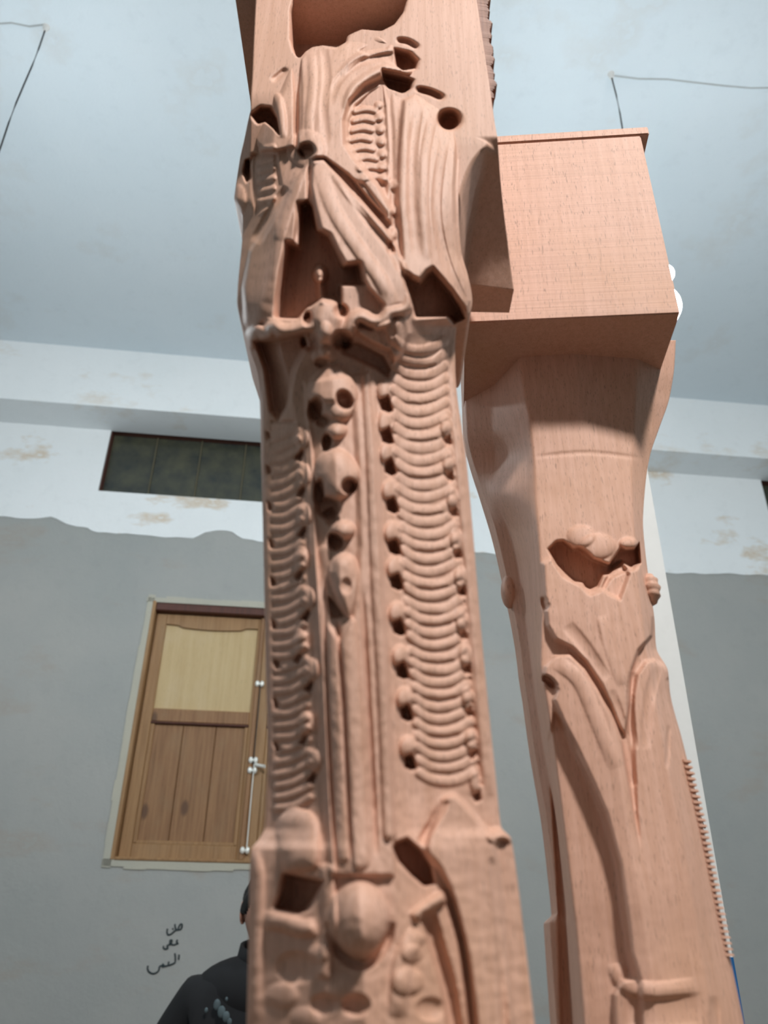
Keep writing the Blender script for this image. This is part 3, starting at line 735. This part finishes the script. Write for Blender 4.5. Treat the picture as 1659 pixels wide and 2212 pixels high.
    for ln, hh in (([(672, 112), (676, 180), (668, 260), (672, 310)], 3), ([(700, 106), (706, 170), (700, 240), (706, 310)], -3), ([(745, 240), (762, 195), (800, 165), (835, 152), (868, 158), (898, 160)], 7), ([(712, 230), (730, 180), (775, 140), (830, 128), (850, 132)], -4), ([(735, 165), (775, 128), (830, 112), (870, 112), (902, 122)], 6), ([(800, 85), (850, 92), (890, 78), (905, 40)], 6)):
        c.stroke(ln, 9, hh * mm)
    c.poly([(768, 114), (800, 100), (845, 99), (836, 114), (795, 127)], -6 * mm, 6, 'add')
    c.blob(890, 60, 22, 60, 7 * mm, 10)
    # C-shaped scoop and the ribbed ground below it
    c.poly([(826, 184), (800, 196), (765, 225), (749, 262), (749, 310), (770, 340), (800, 385), (838, 430), (842, 330), (836, 230)], -7 * mm, 6, 'set')
    for q in range(8):
        y = 236 + q * 21; x0 = ip(y, [230, 300, 400], [768, 756, 790]); c.stroke([(x0, y + 3), (x0 + 24, y - 2), (x0 + 44, y + 2)], 7, 4 * mm, part='scale')
    for q in range(7): c.blob(818 + 2 * q, 225 + 27 * q, 11, 10, 5 * mm, part='bead')
    # left eye-shaped cut and the side openings
    c.stroke([(560, 222), (575, 205), (597, 212), (608, 250), (610, 300)], 10, 7 * mm, part='upper_leaf')
    c.poly([(545, 320), (560, 310), (600, 330), (612, 400), (580, 450), (548, 470), (540, 400)], -5 * mm, 8, 'add')
    for q in range(6): c.stroke([(562, 325 + 22 * q), (590, 318 + 22 * q)], 7, 3.5 * mm, part='scale')
    c.blob(516, 432, 16, 34, 6 * mm)
    openings(c, .012)
    # eyelet where the leaves meet
    c.blob(662, 322, 42, 40, 7 * mm, part='eyelet'); c.blob(663, 326, 22, 19, -24 * mm, 0, 'flat')
    # ---- main acanthus: two lobes either side of a deep hollow
    c.poly([(655, 360), (668, 352), (668, 440), (646, 440), (640, 528), (620, 524), (608, 590), (596, 690), (560, 706), (540, 730), (525, 700), (520, 620), (535, 540), (580, 470), (620, 410)], 9 * mm, 9, 'add', part='acanthus_lobe')
    c.stroke([(622, 405), (590, 455), (552, 525)], 13, -6 * mm); c.stroke([(650, 370), (626, 440), (600, 520)], 12, 4 * mm)
    right_lobe = [(672, 345), (700, 340), (740, 385), (790, 440), (835, 490), (858, 530), (880, 580), (890, 630), (880, 656), (842, 668), (826, 682), (800, 640), (784, 605), (777, 569), (745, 573), (727, 542), (711, 507), (690, 497), (677, 446), (668, 400)]
    c.poly(right_lobe, 14 * mm, 7, 'add', part='acanthus_lobe')
    c.stroke([(690, 360), (720, 450), (770, 530), (820, 600), (850, 660)], 16, 4 * mm); c.stroke([(740, 390), (790, 470), (845, 540), (868, 590)], 9, -4 * mm); c.stroke([(716, 370), (770, 440), (830, 500), (850, 520)], 9, 3.5 * mm)
    c.poly([(745, 375), (790, 395), (835, 455), (842, 470), (820, 475), (780, 430)], -6 * mm, 6, 'add')
    hollow = [(646, 440), (665, 430), (677, 446), (688, 496), (711, 507), (727, 542), (742, 573), (777, 569), (785, 608), (808, 631), (831, 658), (823, 680), (808, 688), (773, 690), (750, 695), (722, 660), (696, 652), (665, 668), (646, 692), (627, 706), (594, 702), (600, 640), (611, 573), (619, 523), (642, 530)]
    c.poly([(640, 470), (660, 440), (640, 720), (545, 715), (560, 650), (590, 580)], -14 * mm, 40, 'add')
    c.poly(hollow, -48 * mm, 8)
    c.blob(690, 592, 15, 20, 42 * mm, part='bud'); c.stroke([(690, 600), (697, 660)], 9, 20 * mm)
    # wavy lower lip of the leaf
    c.stroke([(543, 738), (552, 715), (572, 722), (590, 708), (612, 715), (640, 712), (664, 704)], 16, 17 * mm, mode='max', part='lip')
    c.stroke([(752, 716), (764, 690), (782, 683), (804, 694), (826, 692), (842, 674), (876, 664), (888, 632)], 16, 18 * mm, mode='max', part='lip')
    c.poly([(762, 700), (800, 708), (840, 690), (884, 672), (890, 720), (872, 765), (850, 790), (838, 760), (800, 745), (770, 725)], 10 * mm, 9, 'add', part='acanthus_lobe')
    c.stroke([(822, 705), (836, 750)], 9, -3 * mm); c.stroke([(860, 690), (862, 760)], 9, 3 * mm)
    c.poly([(545, 735), (590, 728), (660, 715), (668, 745), (640, 800), (625, 880), (600, 915), (580, 890), (568, 800)], -26 * mm, 12)
    c.poly([(735, 735), (775, 738), (830, 768), (845, 800), (838, 822), (812, 800), (770, 780), (735, 765)], -14 * mm, 8)
    # flower between the lips
    c.poly([(664, 690), (680, 656), (704, 642), (732, 650), (745, 690), (735, 735), (704, 745), (672, 730)], 16 * mm, 6, dome=30, part='flower', smooth=4); c.blob(664, 688, 12, 18, -18 * mm, 15, 'flat'); c.blob(737, 672, 15, 18, -18 * mm, -20, 'flat')
    c.blob(668, 738, 22, 22, -16 * mm, 0, 'flat'); c.blob(738, 735, 26, 24, -18 * mm, 0, 'flat'); c.blob(704, 735, 18, 40, 8 * mm)
    # ---- right-hand leaf on the flank
    rl = [(868, 215), (895, 200), (925, 205), (958, 232), (985, 268), (990, 310), (984, 400), (985, 480), (997, 560), (1014, 610), (1019, 650), (1010, 684), (997, 662), (974, 627), (951, 600), (935, 581), (924, 588), (908, 608), (889, 600), (866, 581), (862, 500), (855, 430), (858, 330)]
    c.poly(rl, 12 * mm, 8, 'add', part='side_leaf')
    pass
    for ln, hh in (([(905, 225), (892, 320), (890, 420), (900, 560)], -3.5), ([(935, 250), (918, 340), (915, 450), (925, 560)], 3), ([(960, 300), (945, 400), (945, 480), (965, 570), (1000, 650)], -3.5), ([(872, 230), (872, 350), (870, 480)], 3)):
        c.stroke(ln, 11, hh * mm)
    c.poly([(866, 583), (889, 602), (908, 610), (924, 590), (935, 583), (951, 602), (974, 629), (997, 664), (1006, 690), (982, 700), (966, 685), (897, 688), (884, 640)], -40 * mm, 6)
    c.stroke([(838, 170), (846, 300), (848, 420), (852, 500)], 6, -4 * mm)
    c.stroke([(842, 520), (848, 548)], 8, -12 * mm)
    for y in (400, 455, 505): c.blob(850, y, 9, 12, 5 * mm)
    openings(c, .012)
fm = carve(sh, YF, [(0.0, .105), (0.5, .125), (1.0, .105)], [34, 50, 58, 26, 72], 1200, paint_front, front, FO, 'shaft', M['beech'], ci=2, soft=4, gain=0.85, rough=0.00013)

# ------------------------------------------------------------------ right leg: plain block over a curved neck
YR = 0.5625
zb = z_at(1237, 686, YR); zt = z_at(1240, 305, YR)
a5 = math.radians(5.0)
xR, xL = x_at(1471, YR - .010, zb), x_at(1004, YR + .010, zb)
wR = math.hypot(xR - xL, .02); cxr = (xL + xR) / 2 + wR / 2 * math.sin(a5); cyr = YR + wR / 2
BO = (cxr, cyr, BASE_Z)
right = thing('plain_table_leg', 'plain pale wooden leg with a square top block and few leaves, behind on the right', 'furniture leg', BO)
def bevel_box(c, d, rot, b, jag=0):
    bm = bmesh.new(); bmesh.ops.create_cube(bm, size=1.0)
    for v in bm.verts: v.co = Vector((v.co.x * d[0], v.co.y * d[1], v.co.z * d[2]))
    bmesh.ops.bevel(bm, geom=list(bm.edges), offset=b, segments=2, affect='EDGES')
    bm.transform(Matrix.Translation(c) @ Matrix.Rotation(rot, 4, 'Z'))
    v = [tuple(x.co) for x in bm.verts]; bm.verts.index_update(); f = [[x.index for x in p.verts] for p in bm.faces]; bm.free(); return v, f
v, f = bevel_box((cxr, cyr, (zb + zt) / 2), (wR, wR, zt - zb), -a5, .0012)
link_mesh('block', v, f, M['beech_sawn'], right, BO)
v, f = bevel_box((cxr + .004, cyr + .002, zt + .006), (wR + .010, wR + .008, .012), -a5, .001)
link_mesh('cap', v, f, M['beech_sawn'], right, BO)
YN = YR + .05
st = []
for row in [(735, 1014, .075, 1068, .050, 1120, .006, 1240, .0, 1380, .006, 1460, .03), (800, 1008, .078, 1066, .052, 1125, .008, 1245, .003, 1375, .008, 1456, .032), (860, 1004, .08, 1064, .056, 1135, .012, 1252, .008, 1372, .012, 1446, .035),
            (925, 1007, .084, 1063, .062, 1148, .018, 1265, .014, 1370, .018, 1424, .035), (985, 1018, .09, 1072, .078, 1152, .020, 1270, .014, 1366, .019, 1404, .035), (1060, 1042, .09, 1065, .072, 1156, .020, 1275, .013, 1365, .018, 1393, .034),
            (1150, 1072, .085, 1100, .076, 1163, .017, 1280, .010, 1370, .016, 1390, .031), (1240, 1093, .085, 1122, .076, 1168, .015, 1285, .006, 1376, .014, 1400, .031), (1330, 1112, .085, 1135, .076, 1170, .012, 1295, .002, 1386, .012, 1413, .031),
            (1400, 1124, .085, 1144, .076, 1168, .011, 1300, .0, 1395, .010, 1418, .031), (1450, 1130, .085, 1150, .076, 1168, .010, 1305, -.001, 1405, .009, 1443, .03), (1500, 1138, .085, 1156, .076, 1178, .009, 1310, -.002, 1412, .008, 1448, .03),
            (1600, 1152, .085, 1172, .076, 1194, .008, 1325, -.004, 1430, .006, 1474, .03), (1800, 1185, .085, 1204, .076, 1220, .006, 1360, -.008, 1470, .004, 1522, .029), (1972, 1204, .085, 1222, .076, 1240, .004, 1386, -.012, 1500, .002, 1556, .028),
            (1994, 1187, .085, 1222, .076, 1243, .004, 1390, -.012, 1504, .002, 1561, .028), (2212, 1202, .085, 1236, .076, 1262, .002, 1420, -.015, 1540, .0, 1607, .026), (2340, 1210, .085, 1244, .076, 1272, .002, 1436, -.016, 1560, .0, 1634, .026), (2520, 1220, .085, 1256, .076, 1287, .002, 1458, -.016, 1588, .0, 1674, .026)]:
    st.append((row[0], [(row[1 + 2 * k], row[2 + 2 * k]) for k in range(6)]))
def paint_right(c):
    c.poly([(1196, 1530), (1215, 1556), (1245, 1620), (1278, 1690), (1312, 1775), (1338, 1880), (1353, 2000), (1372, 2118), (1348, 2122), (1330, 2150), (1340, 2400), (1215, 2400), (1200, 1900), (1180, 1600)], -9 * mm, 9)
    c.poly([(1168, 1470), (1174, 1438), (1198, 1414), (1232, 1409), (1265, 1442), (1297, 1492), (1322, 1538), (1348, 1600), (1372, 1750), (1400, 1900), (1420, 2122), (1378, 2120), (1360, 2060), (1352, 1990), (1336, 1870), (1306, 1760), (1272, 1680), (1242, 1616), (1214, 1562), (1192, 1512), (1200, 1490)], 7 * mm, 8, part='side_leaf')
    c.poly([(1366, 1640), (1362, 1560), (1364, 1500), (1372, 1455), (1392, 1425), (1415, 1420), (1437, 1435), (1456, 1460), (1446, 1470), (1458, 1500), (1488, 1600), (1536, 1800), (1578, 2000), (1600, 2124), (1720, 2600), (1400, 2600), (1378, 2130), (1384, 1900), (1370, 1750)], 7 * mm, 9, part='side_leaf')
    c.poly([(1168, 1215), (1190, 1198), (1221, 1243), (1258, 1262), (1275, 1280), (1300, 1270), (1316, 1245), (1342, 1232), (1384, 1222), (1394, 1260), (1414, 1330), (1411, 1375), (1382, 1408), (1368, 1448), (1364, 1520), (1352, 1600), (1335, 1572), (1316, 1523), (1294, 1479), (1263, 1432), (1234, 1403), (1196, 1384), (1178, 1352), (1172, 1290)], 9 * mm, 8, 'add', part='upper_leaf')
    c.poly([(1184, 1186), (1202, 1168), (1218, 1167), (1240, 1184), (1253, 1180), (1269, 1190), (1285, 1206), (1316, 1217), (1342, 1180), (1350, 1186), (1370, 1184), (1382, 1170), (1386, 1216), (1367, 1230), (1348, 1218), (1316, 1242), (1304, 1244), (1294, 1269), (1275, 1277), (1263, 1270), (1258, 1261), (1240, 1259), (1221, 1242), (1202, 1222), (1190, 1200)], -30 * mm, 5)
    c.poly([(1318, 1222), (1345, 1206), (1362, 1240), (1340, 1300), (1310, 1285), (1296, 1272)], -10 * mm, 8, 'add')
    c.blob(1255, 1158, 30, 24, 4 * mm); c.blob(1290, 1180, 40, 28, 5 * mm, part='shell_edge'); c.blob(1358, 1174, 20, 13, 7 * mm, part='shell_edge')
    c.stroke([(1171, 1464), (1185, 1470), (1199, 1487)], 9, -14 * mm, 'flat')
    c.stroke([(1172, 1290), (1178, 1308), (1184, 1312)], 7, -8 * mm)
    for ln, hh, w in (([(1225, 1350), (1265, 1400), (1310, 1470)], -2, 14), ([(1300, 1330), (1318, 1400), (1345, 1480)], 2, 14), ([(1320, 1490), (1345, 1570), (1360, 1660), (1368, 1700)], -3, 10), ([(1366, 1450), (1360, 1520), (1372, 1620)], -4, 8),
                      ([(1444, 1567), (1440, 1661)], -2, 5), ([(1200, 1430), (1250, 1470), (1290, 1560), (1330, 1660)], 2, 16), ([(1420, 1440), (1400, 1520), (1395, 1620)], -2, 12)):
        c.stroke(ln, w, hh * mm)
    c.stroke([(1333, 2080), (1342, 2112), (1372, 2134), (1420, 2140), (1505, 2130)], 20, 3.2 * mm, part='foot_moulding')
    c.stroke([(1350, 2180), (1420, 2185), (1520, 2175)], 34, -2 * mm)
    c.stroke([(1540, 2150), (1552, 2330)], 12, -3 * mm)
    c.stroke([(1155, 987), (1270, 978), (1385, 990)], 5, -0.8 * mm)
rm = carve(st, YN, [(0.0, .11), (1.0, .11)], [16, 22, 46, 42, 26], 820, paint_right, right, BO, 'neck', M['beech'], ci=3, soft=2, rough=0.00005)
# carved knobs on both edges of the neck, ribbed like a rolled leaf end
def knob(px, py, Y, rx, rz, ribs):
    z = z_at(px, py, Y); x = x_at(px, Y, z); v = []; nu, nv = 28, 18
    for j in range(nv + 1):
        a = math.pi * j / nv
        for i in range(nu):
            b = 2 * math.pi * i / nu; r = 1 + (0.10 * math.cos(ribs * a) if ribs else 0)
            v.append((x + rx * r * math.sin(a) * math.cos(b), Y + rx * 1.4 * r * math.sin(a) * math.sin(b), z + rz * math.cos(a)))
    f = [(j * nu + i, (j + 1) * nu + i, (j + 1) * nu + (i + 1) % nu, j * nu + (i + 1) % nu) for j in range(nv) for i in range(nu)]
    link_mesh('scroll_knob', v, f, M['beech'], right, BO, smooth=True)
knob(1099, 1278, YN + .09, .0075, .017, 0)
knob(1403, 1274, YN + .034, .0085, .015, 12)
# saw teeth along the right edge of the lower leg
for q in range(34):
    y = 1650 + q * 12.5; xs = ip(y, [1600, 1800, 2000, 2212], [1474, 1522, 1562, 1607]) - 4
    if q % 1 == 0:
        z = z_at(xs, y, YN + .028); x = x_at(xs, YN + .028, z)
        MB().hexa([(x - .006, YN + .016, z - .001), (x + RNG.uniform(.0006, .0015), YN + .018, z - .0008), (x + .0007, YN + .034, z - .0008), (x - .006, YN + .034, z - .001), (x - .006, YN + .016, z + .001), (x + .0003, YN + .018, z + .0006), (x, YN + .034, z + .0006), (x - .006, YN + .034, z + .001)]).build('saw_tooth', M['beech'], right, BO)

# ------------------------------------------------------------------ workbench that carries both legs (below the frame)
bt = BASE_Z
wb = thing('workbench', 'timber workbench under the two carved legs', 'workbench', (.1, .62, 0))
wo = (.1, .62, 0)
for k in range(4):
    MB().box((.1, .36 + .17 * k, bt - .025), (1.5, .166, .05)).build('plank', M['bench'], wb, wo)
for sx in (-.6, .8):
    for sy in (.34, .84):
        MB().box((sx, sy, (bt - .05) / 2), (.08, .08, bt - .05)).build('leg', M['bench'], wb, wo)
for sy in (.34, .84): MB().box((.1, sy, bt - .10), (1.32, .04, .08)).build('apron', M['bench'], wb, wo)

# ------------------------------------------------------------------ the person standing by the far wall
PY = 2.95
PX = x_at(580, PY, z_at(580, 1968, PY))
HZ = z_at(580, 1968, PY)                    # middle of the head
person = thing('person', 'person in a black jacket with short dark hair, half hidden behind the carved leg', 'person', (PX, PY, 0))
PO = (PX, PY, 0)
def skin_mesh(name, joints, bones, mat, levels=2, root=0):
    me = bpy.data.meshes.new(name); me.from_pydata([tuple(j[0]) for j in joints], bones, [])
    o = bpy.data.objects.new(name, me); COL.objects.link(o); o.parent = person
    md = o.modifiers.new('Skin', 'SKIN'); md.use_smooth_shade = True
    if not me.skin_vertices: me.skin_vertices.new()
    for i, j in enumerate(joints):
        r = j[1]; me.skin_vertices[0].data[i].radius = r if hasattr(r, '__len__') else (r, r); me.skin_vertices[0].data[i].use_root = (i == root)
    sd = o.modifiers.new('Subdivision', 'SUBSURF'); sd.levels = levels; sd.render_levels = levels
    me.materials.append(mat); return o
sz = HZ - 0.19                             # shoulder height
hip = 0.90
# joints (x across, y depth with -y towards the viewer)
J = [((0, 0, hip), (.15, .10)), ((0, 0, 1.08), (.135, .095)), ((0, 0, sz - .10), (.15, .09)), ((0, .012, sz + .02), (.05, .05)), ((0, 0, HZ - .10), (.055, .055)),
     ((-.185, .01, sz - .06), .05), ((-.30, .03, sz - .27), .043), ((-.11, -.16, sz - .22), .028),
     ((.185, .01, sz - .06), .05), ((.26, .02, sz - .30), .043), ((.24, -.08, sz - .53), .028),
     ((-.095, 0, hip - .06), .085), ((-.11, -.01, .48), .055), ((-.115, .02, .09), .038), ((-.12, -.12, .045), .035),
     ((.095, 0, hip - .06), .085), ((.11, -.01, .48), .055), ((.115, .02, .09), .038), ((.12, -.12, .045), .035)]
BN = [(0, 1), (1, 2), (2, 3), (3, 4), (2, 5), (5, 6), (6, 7), (2, 8), (8, 9), (9, 10), (0, 11), (11, 12), (12, 13), (13, 14), (0, 15), (15, 16), (16, 17), (17, 18)]
skin_mesh('body', J, BN, M['skin'])
JJ = [((0, 0, hip - .09), (.20, .145)), ((0, 0, 1.08), (.175, .13)), ((0, .005, sz - .09), (.185, .13)), ((0, .012, sz - .03), (.10, .09)), ((0, .014, sz + .02), (.07, .07)),
      ((-.205, .01, sz - .06), .082), ((-.325, .03, sz - .27), .075), ((-.16, -.12, sz - .235), .05),
      ((.205, .01, sz - .06), .082), ((.265, .02, sz - .30), .066), ((.245, -.06, sz - .48), .05)]
jk = skin_mesh('jacket', JJ, [(0, 1), (1, 2), (2, 3), (3, 4), (2, 5), (5, 6), (6, 7), (2, 8), (8, 9), (9, 10)], M['jacket'])
skin_mesh('trousers', [((0, 0, hip), (.165, .115)), ((-.097, 0, hip - .08), .10), ((-.112, -.01, .48), .075), ((-.117, .02, .12), .06), ((.097, 0, hip - .08), .10), ((.112, -.01, .48), .075), ((.117, .02, .12), .06)],
          [(0, 1), (1, 2), (2, 3), (0, 4), (4, 5), (5, 6)], M['trousers'])
for sx in (-1, 1):
    m2 = MB(); m2.ball((PX + sx * .118, PY - .06, .05), (.05, .135, .05), 18, 10); m2.build('shoe', M['shoe'], person, PO, smooth=True)
# head: one surface with brow, eye hollows, nose, mouth and chin
nu, nv = 56, 44; v = []
for j in range(nv + 1):
    a = math.pi * j / nv
    for i in range(nu):
        b = 2 * math.pi * i / nu; sx, cy = math.sin(b), -math.cos(b)     # b = 0 looks at the viewer
        zz = math.cos(a); r = math.sin(a)
        w = .078 * (1 - .22 * max(0, -zz) ** 1.5); dpt = .098 * (1 - .10 * max(0, -zz))
        x, y, z = w * r * sx, dpt * r * cy, .118 * zz
        f = max(0, math.cos(b)) ** 2
        g = lambda x0, z0, q, e: math.exp(-((x - x0) / q) ** 2 - ((z - z0) / e) ** 2)
        if math.cos(b) > 0:
            y -= .024 * g(0, -.020, .012, .020) + .012 * g(0, .0, .009, .022)           # nose
            y -= .006 * g(0, .026, .05, .010)                                           # brow
            y += .010 * (g(-.031, .006, .016, .010) + g(.031, .006, .016, .010))        # eye hollows
            y -= .006 * g(0, -.056, .022, .010) + .010 * g(0, -.095, .025, .018)        # lips, chin
            y += .004 * g(0, -.056, .02, .002)
        else: y *= 1.04
        v.append((x, y, z))
f = [(j * nu + i, (j + 1) * nu + i, (j + 1) * nu + (i + 1) % nu, j * nu + (i + 1) % nu) for j in range(nv) for i in range(nu)]
turn = Matrix.Rotation(math.radians(12), 4, 'Z')
def head_part(name, verts, faces, mat, parent=person):
    vv = [turn @ Vector(p) + Vector((0, -.01, HZ)) for p in verts]
    return link_mesh(name, [tuple(p) for p in vv], faces, mat, parent, (0, 0, 0), smooth=True)
head_part('head', v, f, M['skin'])
# hair: a cap that follows the skull, short at the sides
hv, hf = [], []
for j in range(0, 27):
    a = math.pi * j / nv
    for i in range(nu):
        b = 2 * math.pi * i / nu; p = Vector(v[j * nu + i]); front_k = max(0, math.cos(b))
        lim = .052 * front_k ** 1.5 + (1 - front_k) * -.03 if abs(math.sin(b)) < .97 else -.01
        d = p.normalized(); k = .010 + .004 * math.sin(9 * b + j) if p.z > lim else -.006
        hv.append(tuple(p + d * k))
hf = [(j * nu + i, (j + 1) * nu + i, (j + 1) * nu + (i + 1) % nu, j * nu + (i + 1) % nu) for j in range(26) for i in range(nu)]
head_part('hair', hv, hf, M['hair'])
for sgn in (-1, 1):
    m2 = MB(); n1, n2 = 18, 8
    ev = []
    for i in range(n1):
        q = 2 * math.pi * i / n1
        for k in range(n2):
            u = 2 * math.pi * k / n2; R0 = 1.0
            ox, oz = .017 * math.cos(q), .032 * math.sin(q) * (1.1 if math.sin(q) > 0 else .9)
            ev.append((sgn * (.080 + .013 * math.cos(q) * .6 + .004 * math.cos(u)), .012 - .55 * ox + .0045 * math.sin(u) * math.cos(q), -.008 + oz + .0045 * math.sin(u) * math.sin(q)))
    ef = [(i * n2 + k, ((i + 1) % n1) * n2 + k, ((i + 1) % n1) * n2 + (k + 1) % n2, i * n2 + (k + 1) % n2) for i in range(n1) for k in range(n2)]
    c0 = MB(); c0.ball((sgn * .079, .014, -.008), (.007, .013, .027), 12, 10)
    b0 = len(ev); ev += c0.v; ef += [tuple(b0 + i for i in q) for q in c0.f]
    head_part('ear', ev, ef, M['skin'])
    e0 = MB(); e0.ball((sgn * .031, -.079, .006), (.012, .008, .006), 12, 8); head_part('eye', e0.v, e0.f, M['eye'])
    p0 = MB(); p0.ball((sgn * .031, -.0855, .006), (.0045, .003, .0045), 10, 8); head_part('pupil', p0.v, p0.f, M['hair'])
    w0 = MB(); w0.tube([(sgn * .015, -.097, .024), (sgn * .032, -.094, .029), (sgn * .048, -.08, .023)], [.003, .0035, .002], 6); head_part('eyebrow', w0.v, w0.f, M['hair'])
l0 = MB(); l0.tube([(-.024, -.088, -.056), (0, -.098, -.055), (.024, -.088, -.056)], [.002, .005, .002], 8); head_part('lips', l0.v, l0.f, M['lips'])
# hands: palm and five bent fingers each, skinned as one
def hand(wrist, d, n, side):
    d, n = Vector(d).normalized(), Vector(n).normalized(); s = d.cross(n).normalized() * side
    w = Vector(wrist); P0 = lambda a, b, c: tuple(w + d * a + s * b + n * c)
    jn = [(P0(0, 0, 0), (.022, .016)), (P0(.045, 0, 0), (.030, .014)), (P0(.080, 0, 0), (.032, .012))]; bn = [(0, 1), (1, 2)]
    for k, (off, ln) in enumerate(((-.030, .070), (-.010, .078), (.010, .074), (.029, .058))):
        base = len(jn)
        for q, (u, c) in enumerate(((.09, .002), (.09 + ln * .45, .014), (.09 + ln * .7, .032), (.09 + ln * .8, .052))):
            jn.append((P0(u, off, c), .0088 - .0008 * q))
        bn += [(2, base), (base, base + 1), (base + 1, base + 2), (base + 2, base + 3)]
    base = len(jn)
    jn += [(P0(.035, -.036, .006), .0105), (P0(.062, -.056, .018), .0095), (P0(.085, -.060, .034), .0085)]
    bn += [(1, base), (base, base + 1), (base + 1, base + 2)]
    return skin_mesh('hand', jn, bn, M['skin'])
hand((-.115, -.155, sz - .222), (.75, -.45, .25), (.2, .9, .3), 1)
hand((.242, -.075, sz - .52), (0, -.15, -1), (-.9, -.2, 0), -1)
yk = MB(); yk.ball((PX, PY + .012, sz - .045), (.225, .112, .115), 32, 18); yk.build('yoke', M['jacket'], jk, PO, smooth=True)
# stand-up collar round the neck
cv, cf = [], []; n1 = 36
for i in range(n1):
    q = 2 * math.pi * i / n1
    for r, h in ((.092, .0), (.090, .035), (.083, .075 + .02 * math.cos(q - math.pi / 2)), (.070, .070 + .02 * math.cos(q - math.pi / 2)), (.074, .02)):
        cv.append((PX + r * 1.02 * math.cos(q), PY + .014 + r * .95 * math.sin(q), sz + .02 + h))
cf = [(i * 5 + k, ((i + 1) % n1) * 5 + k, ((i + 1) % n1) * 5 + (k + 1) % 5, i * 5 + (k + 1) % 5) for i in range(n1) for k in range(5)]
link_mesh('collar', cv, cf, M['jacket'], jk, PO, smooth=True)
# worn pale print across the chest and a zip
for k, (dx, dz, r) in enumerate(((-.150, -.085, .010), (-.118, -.070, .020), (-.102, -.088, .022), (-.086, -.100, .020), (-.074, -.112, .013), (-.090, -.055, .008))):
    yy = -.118 - .02 * (dx + .15) / .08
    m2 = MB(); m2.ball((PX + dx, PY + yy, sz + dz), (r * .55, .004, r * .75), 10, 6); m2.build('chest_print', M['print'], jk, PO, smooth=True)
